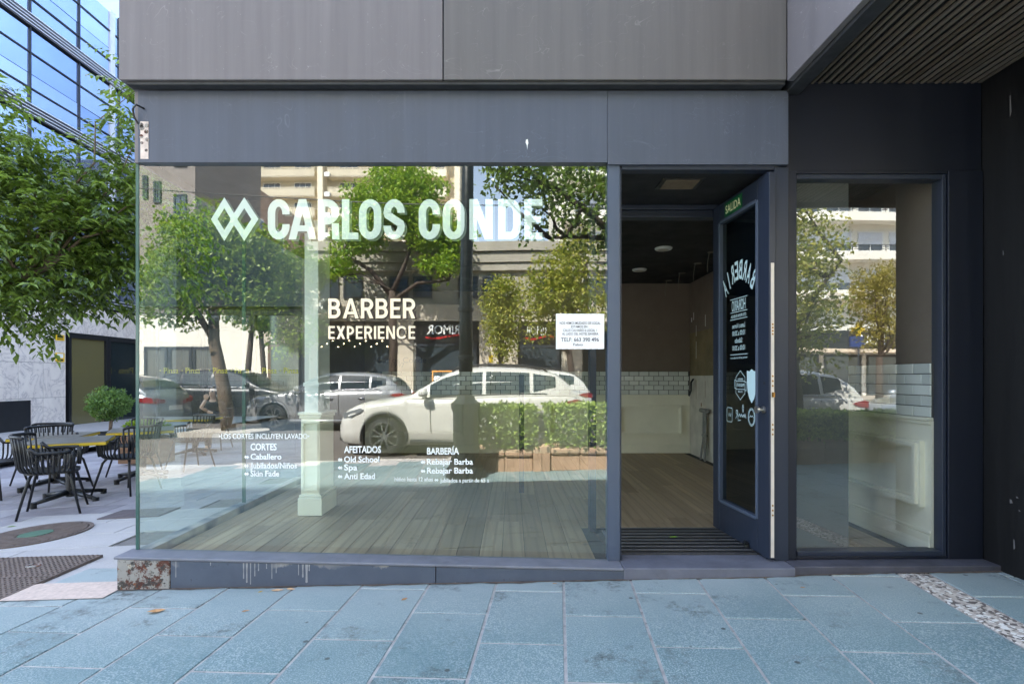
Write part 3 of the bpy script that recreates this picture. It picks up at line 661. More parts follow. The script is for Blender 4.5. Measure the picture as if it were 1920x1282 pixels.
# small print set with the built-in font
def text_mesh(body, bold=0.0):
    cu = bpy.data.curves.new('text', 'FONT'); cu.body = body; cu.size = 1; cu.offset = bold; cu.resolution_u = 3
    o = bpy.data.objects.new('text', cu); COL.objects.link(o); dg_ = bpy.context.evaluated_depsgraph_get()
    me = bpy.data.meshes.new_from_object(o.evaluated_get(dg_)); bpy.data.objects.remove(o); bpy.data.curves.remove(cu)
    vs_ = [(v.co.x, v.co.y) for v in me.vertices]; fs = [tuple(p.vertices) for p in me.polygons]; bpy.data.meshes.remove(me); return vs_, fs
CAP = None
def print_text(body, fn, width, cap, m_, parent, name='lettering', bold=.0, align='L'):
    """fn maps (along, up) in metres to a world point; width None keeps the face's own proportion"""
    global CAP
    if CAP is None: vs_, _ = text_mesh('H'); CAP = max(v[1] for v in vs_)
    vs_, fs = text_mesh(body, bold); x0, x1 = min(v[0] for v in vs_), max(v[0] for v in vs_)
    sy = cap/CAP; sx = width/(x1-x0) if width else sy
    off = -x0*sx if align == 'L' else -(x0+x1)/2*sx
    q = MB(); q.add([fn(v[0]*sx+off, v[1]*sy) for v in vs_], fs); return q.build(name, m_, parent)
def on_pane(px, py): 
    x_, z_ = X(px,D3), Z(py,D3); return lambda a, c: (x_+a, OY, z_+c)
OY = -.0032                                       # menu and slogan are stuck to the outer face
def menu(body, a, b_, base, cap, bold=.0): return print_text(body, on_pane(a, base), (b_-a)*D3/1000, cap*D3/1000, VINYL, pane, 'menu_line', bold)
menu('•LOS CORTES INCLUYEN LAVADO•', 412, 581, 822, 9.5, .012)
for body, a, b_, base, cap in (('CORTES',471,520,843,12),('Caballero',471,529,860.5,10.5),('Jubilados/Niños',471,558,877,10.5),('Skin Fade',471,525,892,10.5),
    ('AFEITADOS',646,715,848,12),('Old School',646,712,865.5,10.5),('Spa',646,671,880.5,10.5),('Anti Edad',646,704,897,10.5),
    ('BARBERÍA',801,861,851,12),('Rebajar Barba',801,887,870,10.5),('Rebajar Barba',801,887,886.5,10.5)):
    menu(body, a, b_, base, cap, .024)
    if cap < 12:
        q = MB(); s_ = D3/1000
        for k in (0,1): diamond(X(a-9+k*3.6,D3), Z(base-4.5,D3), 2.6*s_, 3.4*s_, .1, OY-.0005*k, q)
        q.build('bullet', VINYL, pane)
menu('Niños hasta 12 años', 740, 812, 901, 7.2, .012); menu('jubilados a partir de 65 a', 826, 917, 903, 7.2, .012)
q = MB()
for k in (0,1): diamond(X(817+k*3.4,D3), Z(899,D3), 2.2*s_, 2.8*s_, .1, OY-.0005*k, q)
q.build('bullet', VINYL, pane)
print_text('Carlos Conde', lambda a, c: (X(706,8.08)+a, BY+.0185, Z(680,8.08)+c), .75, .085, INK, back, 'wall_lettering')
print_text('1997', lambda a, c: (X(733,8.08)+a, BY+.0185, Z(689,8.08)+c), .2, .07, INK, back, 'wall_lettering')
# notice taped to the outside of the pane
nx0, nx1, nz0, nz1 = X(1042.5,3.325), X(1133,3.325), Z(654.5,3.325), Z(588,3.325)
note = thing('paper_notice', 'white paper notice about the move, taped to the big window beside the door', 'notice', ((nx0+nx1)/2, -.004, nz0))
q = MB(); n_ = 8
for i in range(n_):
    a_, b_ = nx0+(nx1-nx0)*i/n_, nx0+(nx1-nx0)*(i+1)/n_; f = lambda x: -.005-.0015*math.sin((x-nx0)*17)
    q.quad((a_,f(a_),nz0),(b_,f(b_),nz0+.002),(b_,f(b_),nz1-.001),(a_,f(a_),nz1))
q.build('sheet', PAPER, note)
for body, a, b_, base, cap in (('NOS HEMOS MUDADO DE LOCAL',1049.5,1126,608,4.8),('ESTAMOS EN :',1071,1104,614.5,4.4),('CALLE CALVARIO 6 LOCAL 1',1056,1119,621.5,4.8),('AL LADO DEL HOTEL BAVIERA',1054,1122,628,4.4),('TELF: 663 390 496',1052,1123,640,7),('Fabio',1075,1093,648,4.5)):
    x_, z_ = X(a,3.325), Z(base,3.325)
    print_text(body, lambda al, c: (x_+al, -.0072, z_+c), (b_-a)*3.325/1000, cap*3.325/1000, INK, note, 'notice_line', .004)
# on the door: exit sign, and the lettering read from behind, so mirrored
def leaf_pt(s0, z0, off, mir): 
    def f(a, c):
        p = hinge+u*(s0+(-a if mir else a))+nrm*off; return (p.x, p.y, z0+c)
    return f
def leaf_k(px):                                   # photo column -> distance along the leaf
    q_ = (px-960)/1000; k = (q_*4.048-1.545)/(.067+q_*.745); return k*LW
q = LB(); es0, es1 = leaf_k(1364), leaf_k(1397)
q.bx(es0, es1, .0205, .0225, 2.447, 2.545); sgn = q.build('exit_sign', GREEN_S, door)
print_text('SALIDA', leaf_pt((es0+es1)/2, 2.468, .0232, False), (es1-es0)*.86, .055, CREAM_S, door, 'exit_lettering', .01, 'C')
def zk(py, px=1388): 
    k = leaf_k(px)/LW; return Z(py, 4.048-.745*k)
gc = (leaf_k(1357)+leaf_k(1418))/2; W0 = .34
for i, ch in enumerate('BARBERIA'):
    f_ = (i-3.5)/3.5; ang = -f_*38; s_c = gc-f_*W0*.47; zc_ = zk(541)-.20+.27*math.cos(R(ang*1.25)); 
    def f(a, c, s_c=s_c, ang=ang, zc_=zc_):
        aa = R(ang*.75); a2 = a*math.cos(aa)-c*math.sin(aa); c2 = a*math.sin(aa)+c*math.cos(aa); p = hinge+u*(s_c-(a2 if True else a2))+nrm*.004; return (p.x, p.y, zc_+c2)
    f2 = lambda a, c, f=f: f(a, c)
    print_text(ch, f2, .046 if ch != 'I' else .013, .125, MINT, door, 'letter', .02, 'C')
q = LB()
for py in (558,583.5,597,664): q.bx(gc-.115, gc+.115, .0035, .0045, zk(py)-.002, zk(py)+.002)
q.build('rule_line', MINT, door)
for body, wd, base, cap in (('HORARIO',.185,581,20),('-CITA PREVIA 951681634-',.21,594,6),('Lunes a Viernes',.17,614,9),('10:00 a 20:00',.17,628,9),('Sábado',.10,642,9),('10:00 a 20:00',.17,656,9),('www.carlosconde.com',.23,672,4)):
    print_text(body, leaf_pt(gc, zk(base), .0045, True), wd, cap*.00368, MINT, door, 'lettering', .008, 'C')
def leaf_poly(name, pts, s0, z0, off=.004): 
    q = MB(); f = leaf_pt(s0, z0, off, True); q.add([f(*p) for p in pts], [tuple(range(len(pts)))]); return q.build(name, MINT, door)
def leaf_line(name, lines, s0, z0, t_=.004, off=.0045):
    q = MB(); f = leaf_pt(s0, z0, off, True)
    for pts, cl in lines:
        for qd in ribbon(pts, t_, cl): q.quad(*[f(*p) for p in qd])
    return q.build(name, MINT, door)
sh = [(0,.11),(.03,.095),(.06,.10),(.06,.02),(.05,-.04),(.03,-.085),(0,-.115)]; leaf_poly('shield_emblem', sh+[(-x,z) for x,z in sh[-2:0:-1]], leaf_k(1412)-.01, zk(723,1412))
bx_ = leaf_k(1390)-.005; bz = zk(722,1390)
leaf_line('badge_emblem', [([(0,.10),(.06,.055),(.06,-.055),(0,-.10),(-.06,-.055),(-.06,.055)],True), ([(-.06,.028),(.06,.028)],False), ([(-.06,-.028),(.06,-.028)],False), ([(-.06,.022),(-.078,.022),(-.078,-.035),(-.06,-.035)],False), ([(.06,.035),(.078,.035),(.078,-.022),(.06,-.022)],False)], bx_, bz)
for body, dz, wd, cap in (('PENDIENTE',-.010,.10,.022),('BARBERIA',.036,.07,.012),('CLUB',-.050,.06,.012)): print_text(body, leaf_pt(bx_, bz+dz, .0045, True), wd, cap, MINT, door, 'badge_lettering', .01, 'C')
leaf_line('square_emblem', [([(.03,.05),(.038,.04),(.038,-.04),(.03,-.05),(-.03,-.05),(-.038,-.04),(-.038,.04),(-.03,.05)],True), ([(-.024,.012),(-.014,-.012),(-.004,.012),(.008,-.012),(.02,.012)],False)], leaf_k(1369), zk(777,1369))
leaf_line('script_emblem', [([(-.07,-.018),(-.055,.012),(-.045,-.012),(-.035,.006),(-.02,-.012),(-.008,.008),(.005,-.012),(.018,.008),(.03,-.012)],False), ([(.035,-.03),(.045,.03),(.062,.03),(.062,.01),(.045,.002),(.07,-.03)],False), ([(.0,-.034),(.04,-.040)],False), ([(-.03,.02),(-.04,.05),(-.03,.075),(-.02,.05),(-.03,.02)],False)], leaf_k(1390), zk(778,1390), .005)
leaf_line('round_emblem', [(arc(0,0,.042,.058,0,345,22),True), (arc(0,0,.034,.049,0,345,22),True), ([(-.024,-.004),(-.012,.010),(0,.002),(.012,.010),(.024,-.004)],False)], leaf_k(1411)-.005, zk(782,1411), .004)
# ------------------------------------------------------------------ trees
BARK = mat('bark', S(104,90,76), .9, .25, 9, .6, 40, stretch=(1,1,.3))
BARKD = mat('dark_bark', S(70,58,50), .9, .25, 9, .6, 40, stretch=(1,1,.3))
def rdir(): 
    while True:
        v = Vector((rnd.uniform(-1,1), rnd.uniform(-1,1), rnd.uniform(-1,1)))
        if .1 < v.length < 1: return v.normalized()
def leaf(q, p, d, n_, l, w_, fold=.25):               # pointed leaf, folded along its rib
    s_ = d.cross(n_); s_ = s_.normalized() if s_.length > 1e-4 else d.orthogonal().normalized(); n_ = s_.cross(d)
    a = p+d*l*.45+s_*w_*.5+n_*w_*fold; b = p+d*l*.45-s_*w_*.5+n_*w_*fold; m_ = p+d*l*.48; t_ = p+d*l-n_*l*.12
    q.add([p, a, t_, b, m_], [(0,4,1),(4,2,1),(0,3,4),(4,3,2)])
def pick_blob(blobs):
    ws_ = [r[0]*r[1]*r[2] for _, r in blobs]; k = rnd.uniform(0, sum(ws_)); 
    for (c, r), w_ in zip(blobs, ws_):
        k -= w_
        if k <= 0: return c, r
    return blobs[-1]
def inside(c, r, e=.45):
    v = rdir()*(rnd.random()**e); return Vector((c[0]+v.x*r[0], c[1]+v.y*r[1], c[2]+v.z*r[2])), v
def limbs(q, starts, blobs, r0, k=3):
    for c, r in blobs:
        for i in range(k):
            e, v = inside(c, r, .6); s_ = min((Vector(p) for p in starts), key=lambda p: (p-e).length+rnd.random()*.8+(1.5 if p.z > e.z else 0)); m_ = s_.lerp(e, .5)+Vector((rnd.uniform(-.2,.2), rnd.uniform(-.2,.2), rnd.uniform(-.1,.25)))*min(1, (e-s_).length*.4)
            L_ = (e-s_).length; q.tube([s_, s_.lerp(m_,.5)+rdir()*.09*L_, m_, m_.lerp(e,.5)+rdir()*.10*L_, e], [r0, r0*.8, r0*.55, r0*.35, r0*.12], 6, False)
def tree(name, label, base, trunk, blobs, n, ls, lm, bark=BARK, group=None, clump=.30, per=16, r0=.06, twig=False, cat='tree', lk=3):
    t_ = thing(name, label, cat, base, group)
    q = MB(); q.smooth = True
    for pts, rs in trunk: q.tube(pts, rs, 9)
    limbs(q, [p for pts, _ in trunk for p in (pts[-1], tuple(Vector(pts[-1]).lerp(Vector(pts[-2]), .45)))], blobs, r0, lk)
    q.build('trunk', bark, t_)
    q = MB()
    for i in range(max(1, n//per)):
        c, r = pick_blob(blobs); p, v = inside(c, r)
        if twig:
            d = (Vector(v)*.6+Vector((0,0,.25))+rdir()*.7).normalized(); L_ = rnd.uniform(.25,.5)
            for k in range(per):
                f = k/per; pp_ = p+d*L_*f-Vector((0,0,.10*f*f)); sd_ = d.cross(Vector((0,0,1)))
                sd_ = sd_.normalized() if sd_.length > .1 else rdir(); s_ = 1 if k % 2 else -1
                ld = (sd_*s_*.8+d*.5+Vector((0,0,-.45+rnd.uniform(-.35,.25)))).normalized()
                leaf(q, pp_, ld, (Vector((0,0,1))+rdir()*.5).normalized(), ls*rnd.uniform(.5,1.2), ls*rnd.uniform(.32,.46))
        else:
            for k in range(per):
                pp_ = p+rdir()*clump*rnd.random()**.5*Vector((1,1,.75)).length*.6
                leaf(q, pp_, (rdir()+Vector((0,0,-.2))).normalized(), (Vector((0,0,.8))+rdir()).normalized(), ls*rnd.uniform(.6,1.2), ls*.55)
    q.build('crown', lm, t_)
    return t_
LEAF_DARK = leafmat('glossy_leaf', S(28,54,20), S(134,160,70), .32, .28, .6)
LEAF_LIME = leafmat('lime_leaf', S(92,136,26), S(176,198,60), .45, .5)
LEAF_MID = leafmat('street_leaf', S(58,98,24), S(150,170,50), .4, .45)
LEAF_YEL = leafmat('yellowing_leaf', S(112,128,44), S(186,176,76), .4, .5)
LEAF_OLIVE = leafmat('olive_gold_leaf', S(128,118,46), S(178,158,74), .35, .5)
LEAF_HEDGE = leafmat('hedge_leaf', S(46,78,28), S(186,206,104), .35, .4)
tree('terrace_tree', 'glossy leaved tree spreading over the cafe terrace at the shop corner', (-7.3,2.9,gz(-7.3)),
     [([(-7.3,2.9,gz(-7.3)-.1),(-7.2,2.9,.9),(-6.9,2.95,1.7)],[.13,.11,.09]), ([(-6.9,2.95,1.65),(-6.1,2.9,2.3),(-5.5,3.0,2.6)],[.07,.05,.03])],
     [((-5.95,3.0,2.75),(.95,.9,1.0)), ((-6.3,2.9,3.9),(.75,.7,.75)), ((-5.35,3.4,3.0),(.65,.7,.85)), ((-5.05,3.5,3.5),(.60,.55,1.0)), ((-4.85,3.6,4.6),(.26,.3,.85)), ((-4.7,4.0,3.3),(.5,.6,.95)), ((-5.6,3.2,3.6),(.35,.5,.5)), ((-5.9,2.7,2.15),(.55,.45,.25))],
     19000, .122, LEAF_DARK, BARK, r0=.022, twig=True, per=13, lk=2)

# ------------------------------------------------------------------ cafe building, glass block, added rear block for shade
t = NT('marble'); v = t.coord((1,1,1))
vn = t.math('ABSOLUTE', t.math('SUBTRACT', t.noise(1.6, v, 6, .62, 1.6), .5))
col = t.mix(t.noise(2.2, v, 4), S(206,196,188), S(226,218,210)); col = t.mix(t.ramp(vn, 0, .022, .6, 0), col, S(128,120,124)); col = t.mix(t.ramp(vn, 0, .12, .25, 0), col, S(170,160,164)); MARBLE = t.done(col, .3)
BGLASS = NT('blue_facade_glass'); t = BGLASS
t.done(t.mix(t.ramp(t.rand(), 0, 1), S(158,178,216), S(196,210,236)), .03, .9); BGLASS = t.m
DGLASS = NT('dark_window_glass'); DGLASS = DGLASS.done(S(34,42,44), .06, 0, 1.0)
OGLASS = NT('olive_window_glass'); OGLASS = OGLASS.done(S(100,94,64), .12, 0, .8)
ALU = mat('aluminium', S(196,198,204), .4, .06, 6, metal=.3)
ALUD = mat('dark_aluminium', S(52,58,66), .4, .1, 6)
WX = -14.0
gb_ = thing('glass_office_building', 'blue glass office building above a marble cafe front, left of the tree', 'office building', (-20,12,-.3))
MB().bx(-26, WX-.35, 6.9, 16.9, -.7, 13.8).build('core', mat('dark_core', S(44,48,56), .7), gb_)
mb_ = MB().bx(WX-.34, WX-.04, 6.9, 13.42, -.7, 3.62).bx(WX-.34, WX-.04, 13.421, 16.9, 2.72, 3.62).build('ground_wall', GROUT, gb_)
mp = {}
for i in range(8):
    for j, (z0, z1) in enumerate(((-.38,.69),(.695,1.74),(1.745,2.70),(2.705,3.60))):
        y = 7.0+.8*i
        q = MB().bx(0, .035, .003, .797, 0, z1-z0-.004); k = round(z1-z0, 2)
        if k not in mp: o = q.build('marble_panel', MARBLE, mb_, local=True); mp[k] = o.data; o.location = Vector((WX-.039,y,z0))-WL[mb_.name]
        else: inst('marble_panel', mp[k], (WX-.039,y,z0), mb_)
for i in range(4):
    y = 13.425+.87*i; z0 = 2.725
    q = MB().bx(0,.035,.003,.867,0,.87)
    if 'b' not in mp: o = q.build('marble_panel', MARBLE, mb_, local=True); mp['b'] = o.data; o.location = Vector((WX-.039,y,z0))-WL[mb_.name]
    else: inst('marble_panel', mp['b'], (WX-.039,y,z0), mb_)
MB().bx(WX-.003, WX+.03, 10.9, 12.15, -.38, .64).build('dark_vent_panel', BLACKM, gb_)
for (y0, y1) in ((13.50,15.15),(15.16,16.88)):
    q = MB()
    for a in ((y0,y0+.10),(y1-.10,y1)): q.bx(WX-.1,WX+.02,a[0],a[1],-.38,2.70)
    q.bx(WX-.1,WX+.02,y0+.1,y1-.1,2.56,2.70); fo = q.build('cafe_window', BLACKM, gb_)
    MB().bx(WX-.08,WX-.06,y0+.1,y1-.1,-.35,2.56).build('window_pane', OGLASS if y0 < 14 else DGLASS, fo)
BLUE_D = mat('slab_dark', S(60,68,80), .5)
for fz in (3.62, 6.24, 8.86, 11.48):
    sb = MB().bx(WX-.3, WX-.02, 6.9, 16.9, fz+.05, fz+.40).build('floor_band', BLUE_D, gb_)
    q = MB()
    for k in range(4): q.bx(WX-.019, WX+.07, 6.9, 16.9, fz+.06+.095*k, fz+.085+.095*k)
    q.build('louvre', ALU, sb)
pme = None
for fz in (3.62, 6.24, 8.86, 11.48):
    for i in range(6):
        y = 7.36+1.765*i-.44
        for k, (z0, z1) in enumerate(((fz+.41,fz+1.30),(fz+1.31,fz+2.60))):
            q = MB().bx(0, .03, .02, 1.745, 0, 1); key = ('p', k)
            if key not in mp: o = q.build('window_pane', BGLASS, gb_, local=True); mp[key] = o.data; o.location = Vector((WX-.10,y,z0))-WL[gb_.name]; o.scale = (1,1,z1-z0-.01)
            else: o = inst('window_pane', mp[key], (WX-.10,y,z0), gb_, (0,rnd.uniform(-.004,.004),rnd.uniform(-.006,.006))); o.scale = (1,1,z1-z0-.01)
        MB().bx(WX-.10, WX-.02, y-.02, y+.018, fz+.40, fz+2.66).build('mullion', BLACKM, gb_)
    for zt3 in (.86, 1.9): MB().bx(WX-.068, WX-.03, 6.9, 16.9, fz+zt3, fz+zt3+.035).build('transom', BLACKM, gb_)
    for y in (9.0, 15.9-.6): MB().bx(WX-.069, WX-.025, y, y+.22, fz+.41, fz+2.66).build('column_cover', ALU, gb_)
for z0, z1, kind in ((2.44,2.62,0),(1.78,2.06,1)):
    sg = tag(MB().bx(WX-.002, WX+.012, 13.02, 13.34, z0, z1).build('wall_sign', mat('yellow_sign', S(228,186,40), .5), None), 'small yellow sign on the marble wall, '+('upper of two' if not kind else 'lower of two'), 'sign', 'yellow signs on the marble wall')
    MB().bx(WX+.0125, WX+.014, 13.07, 13.29, z0+(z1-z0)*.45, z1-.03).build('sign_symbol', BLACKM if not kind else WHITE, sg)
    MB().bx(WX+.0125, WX+.014, 13.07, 13.29, z0+.03, z0+(z1-z0)*.3).build('sign_stripe', BLACKM, sg)
rb = thing('shade_block', 'tall plain block added behind the shop to shade the plaza, dark cafe windows at its foot', 'building', (0,20,-.3))  # mostly unseen, added to cast the shade over plaza and pavement
MB().bx(-21, 20, 17.0, 26, 4.0, 9.6).build('wall', mat('shade_block_cladding', S(44,50,58), .5, .1, 1), rb)
MB().bx(-21, 20, 17.0, 26, 9.61, 27.7).build('upper_wall', mat('mirrored_sky_panels', S(176,204,238), .5, .06, 1), rb)  # pale blue put in as sky for the office panes to reflect
MB().bx(-21, 20, 17.4, 26, -.4, 4.0).build('ground_floor', ALUD, rb)
for i in range(6):
    x = -13.8+1.9*i; fo = MB().bx(x,x+.1,17.2,17.39,-.3,3.9).bx(x+1.78,x+1.88,17.2,17.39,-.3,3.9).bx(x+.1,x+1.78,17.2,17.39,3.7,3.9).build('window', BLACKM, rb)
    MB().bx(x+.1,x+1.78,17.30,17.32,-.3,3.69).build('pane', DGLASS, fo)
YEL = mat('yellow_vinyl', S(214,196,50), .6)
for i in range(8): print_text('· Pinsa', lambda a, c, i=i: (-13.8+1.9*(i//2)+.18+.84*(i%2)+a, 17.295, 1.46+c), .72, .22, YEL, rb, 'window_lettering', .01)

# ------------------------------------------------------------------ terrace furniture
def make_chair():
    t_ = thing('slatted_armchair', 'x', 'chair', (0,0,0), 'slatted chairs on the cafe terrace')
    def rim(th, zr, r=.29): return Vector((r*1.0*math.cos(th)*(1.0), r*1.02*math.sin(th), zr))
    def prof(th):
        c_ = math.cos(th); back_ = max(0, min(1, (-c_-.35)/.25)); zr = .645+.165*back_; return zr
    q = MB(); n_ = 22
    q.prismz([(.20*abs(math.cos(2*math.pi*i/n_))**.7*(1 if math.cos(2*math.pi*i/n_) >= 0 else -1)*1.1, .215*abs(math.sin(2*math.pi*i/n_))**.7*(1 if math.sin(2*math.pi*i/n_) >= 0 else -1)) for i in range(n_)], .425, .45)
    q.build('seat', BLACKP, t_)
    N_ = 29; bk, al, ar = [], [], []
    for i in range(N_):
        th = R(52+256*i/(N_-1)); zr = prof(th); rr = .285+(.035 if zr > .7 else 0)
        p0 = (.20*math.cos(th), .215*math.sin(th), .437); p1 = (.275*math.cos(th), .285*math.sin(th), .50); p2 = (rr*math.cos(th), rr*1.03*math.sin(th), zr)
        s_ = MB(); s_.smooth = True; s_.tube([p0, ((p0[0]+p1[0])/2*1.04,(p0[1]+p1[1])/2*1.04,.452), p1, ((p1[0]+p2[0])/2,(p1[1]+p2[1])/2,(p1[2]+p2[2])/2-.0), p2], .0098, 5)
        s_.build('slat', BLACKP, t_)
        (bk if zr > .76 else (al if i < N_/2 else ar)).append(p2)
    for nm, pts in (('back_rail', bk), ('arm_rail', al), ('arm_rail', ar)):
        s_ = MB(); s_.smooth = True; s_.tube(pts, .017, 7); s_.build(nm, BLACKP, t_)
    for pts in (al, ar):
        e = pts[0] if pts is al else pts[-1]; s_ = MB(); s_.smooth = True; s_.tube([e, (e[0]+.02, e[1]*1.0, e[2]-.06), (e[0]*.95+.02, e[1]*.9, .46)], .018, 7); s_.build('arm_front', BLACKP, t_)
    for x_, y_ in ((.17,.19),(.17,-.19),(-.16,.17),(-.16,-.17)):
        s_ = MB(); s_.smooth = True; s_.tube([(x_*.85,y_*.8,.43),(x_,y_*.98,.38),(x_*1.5,y_*1.35,0)], [.014,.014,.011], 7); s_.build('leg', BLACKP, t_)
    return t_
ch0 = make_chair()
first = True
for x_, y_, a, lb in ((-4.72,2.15,32,'black slatted armchair turned away in front of the nearest yellow edged table'),
    (-4.62,3.10,172,'black slatted armchair to the right of the nearest yellow edged table, beside the glass corner'),
    (-5.85,3.55,-20,'black slatted armchair behind the nearest table, back towards the street tree'),
    (-6.70,4.30,-80,'black slatted armchair far behind the nearest table, in front of the marble wall'),
    (-5.55,4.55,-100,'black slatted armchair at the second table, below the potted ball shrub'),
    (-4.95,4.9,-120,'black slatted armchair at the third table beside the shop glass'),
    (-6.35,3.2,10,'black slatted armchair cut by the left edge of the photo'),
    (-6.05,7.55,-90,'black slatted armchair holding the seated person behind the glass corner')):
    c = ch0 if first else copy_tree(ch0); first = False
    c.location = (x_, y_, gz(x_)); c.rotation_euler = (0,0,R(a)); c['label'] = lb
YEDGE = mat('yellow_edge', S(206,176,40), .45, .1, 9); TTOP = mat('table_laminate', S(120,116,108), .35, .15, 5)
tb0 = thing('cafe_table', 'x', 'table', (0,0,0), 'yellow edged tables on the cafe terrace')
MB().cb(-.37,.37,-.37,.37,.687,.697,.002).build('table_top', TTOP, tb0)
MB().bx(-.374,.374,-.374,.374,.655,.6865).build('table_edge', YEDGE, tb0, bevel=.004)
MB().lathe([(.045,.05),(.045,.62),(.09,.653),(.0,.654)], n=14).build('table_column', BLACKM, tb0)
for a in range(4):
    q = MB(); q.smooth = True; c_, s_ = math.cos(R(45+90*a)), math.sin(R(45+90*a)); q.tube([(.03*c_,.03*s_,.10),(.38*c_,.38*s_,.045)], [.032,.02], 6); o = q.build('table_foot', BLACKM, tb0); MB().lathe([(0,0),(.032,0),(.032,.06),(0,.06)], (.38*c_,.38*s_,.0), 10).build('foot_pad', BLACKP, o)
first = True
for x_, y_, a, lb in ((-5.06,2.78,30,'yellow edged cafe table nearest the street, between two chairs'), (-6.1,3.8,20,'yellow edged cafe table behind the nearest one, at the left edge of the photo'), (-5.15,4.1,32,'yellow edged cafe table behind the nearest one, towards the potted ball shrub'), (-6.0,6.75,10,'yellow edged cafe table in front of the seated person')):
    c = tb0 if first else copy_tree(tb0); first = False
    c.location = (x_, y_, gz(x_)); c.rotation_euler = (0,0,R(a)); c['label'] = lb
# clipped ball shrub in a pot
px_ = thing('potted_shrub', 'clipped round shrub on a short stem in a dark pot before the cafe windows', 'potted plant', (-9.0,8.6,gz(-9)))
MB().lathe([(.16,0),(.22,.36),(.24,.40),(.20,.40),(.19,.34),(0,.34)], (-9.0,8.6,gz(-9)), 20).build('pot', BLACKP, px_)
q = MB(); q.smooth = True; q.tube([(-9.0,8.6,gz(-9)+.3),(-8.97,8.6,.35),(-9.02,8.6,.50)], .035, 7); q.build('stem', BARK, px_)
q = MB()
for i in range(3600):
    p, v = inside((-9.02,8.6,.70),(.40,.40,.34), .25); p += Vector(v)*.14*noise.noise(Vector(v)*2.6); leaf(q, p, (v+rdir()*.8).normalized(), v, .06, .034)
q.build('foliage', leafmat('ball_shrub_leaf', S(58,92,40), S(116,146,74), .3), px_)
pb = thing('planter_box', 'low brown wooden planter box between chairs on the terrace', 'planter', (-6.2,5.7,gz(-6.2)))
for i in range(4): MB().bx(-6.6,-5.9,5.6,6.0,gz(-6.2)+.02+.115*i,gz(-6.2)+.13+.115*i).build('board', mat('planter_wood', S(120,88,62), .7, .25, 6, stretch=(.2,1,1)), pb)
q = MB()
for i in range(500): p, v = inside((-6.25,5.8,.44),(.34,.16,.10), .4); leaf(q, p, (v+Vector((0,0,.5))+rdir()*.5).normalized(), rdir(), .10, .04)
q.build('foliage', LEAF_MID, pb)
# ironwork in the plaza
IRON = mat('cast_iron', S(104,92,86), .6, .2, 12, .4, 120, metal=.2, dirt=.3)
gx = -2.97
gr = thing('metal_grate', 'rectangular studded iron access cover set in the plaza paving left of the shop', 'access cover', (-3.6,.1,gz(-3.6)))
def zt_(x): return gp(x)+.008
for x0, x1, y0, y1 in ((-3.60,gx,-.30,.115),(-3.60,gx,.123,.54),(-4.25,-3.608,-.30,.115),(-4.25,-3.608,.123,.54)):
    q = MB(); q.add([(x0,y0,zt_(x0)-.03),(x1,y0,zt_(x1)-.03),(x1,y1,zt_(x1)-.03),(x0,y1,zt_(x0)-.03),(x0,y0,zt_(x0)),(x1,y0,zt_(x1)),(x1,y1,zt_(x1)),(x0,y1,zt_(x0))], [(4,5,6,7),(0,1,5,4),(1,2,6,5),(2,3,7,6),(3,0,4,7)])
    pl = q.build('cover_plate', IRON, gr); st = MB(); ny, nx = int((y1-y0)/.034), int((x1-x0)/.034)
    for a in range(nx):
        for b_ in range(ny):
            cx_, cy_ = x0+.022+a*.034, y0+.022+b_*.034
            if math.hypot(cx_-(x0+x1)/2, cy_-(y0+y1)/2) < .05: continue
            zz = zt_(cx_); h_ = .011; w1, w2 = .011, .007
            st.add([(cx_-h_,cy_-h_,zz),(cx_+h_,cy_-h_,zz),(cx_+h_,cy_+h_,zz),(cx_-h_,cy_+h_,zz),(cx_-w2,cy_-w2,zz+.006),(cx_+w2,cy_-w2,zz+.006),(cx_+w2,cy_+w2,zz+.006),(cx_-w2,cy_+w2,zz+.006)], [(4,5,6,7),(0,1,5,4),(1,2,6,5),(2,3,7,6),(3,0,4,7)])
    st.build('stud', IRON, pl, kind='stuff')
    MB().lathe([(0,0),(.045,0),(.045,.007),(.03,.008),(.03,.003),(0,.003)], ((x0+x1)/2,(y0+y1)/2,zt_((x0+x1)/2)), 16).build('lifting_eye', RUST, pl)
mh = thing('manhole_cover', 'round ribbed manhole cover with a green centre in the pale plaza paving', 'manhole', (-4.12,1.28,gz(-4.12)))
q = MB().lathe([(0,-.02),(.40,-.02),(.40,.004),(.375,.004),(.37,.001),(0,.001)], (-4.12,1.28,gz(-4.12)+.008), 40); q.build('rim', IRON, mh)
q = MB()
for i in range(-8, 9):
    y = i*.042; l_ = math.sqrt(max(0, .36**2-y*y))
    for x0, x1 in (((-l_,l_),) if abs(y) > .125 else ((-l_,-math.sqrt(.13**2-y*y)),(math.sqrt(.13**2-y*y),l_))): q.bx(-4.12+x0,-4.12+x1,1.28+y-.012,1.28+y+.012,gz(-4.12)+.008,gz(-4.12)+.014)
q.build('rib', IRON, mh, kind='stuff')
MB().lathe([(0,0),(.12,0),(.12,.006),(0,.008)], (-4.12,1.28,gz(-4.12)+.009), 24).build('centre_disc', mat('green_iron', S(72,104,86), .6, .2, 9), mh)
mh.rotation_euler = (0,-.05,0)
hc = tag(MB().cb(-3.95,-3.36,1.74,2.08,gz(-3.65)-.02,gz(-3.65)+.012,.004).build('hatch_cover', mat('dark_iron', S(92,84,86), .7, .15, 9), None), 'plain dark square hatch cover in the plaza, half behind the glass corner', 'hatch'); hc.rotation_euler = (0,-.05,0)
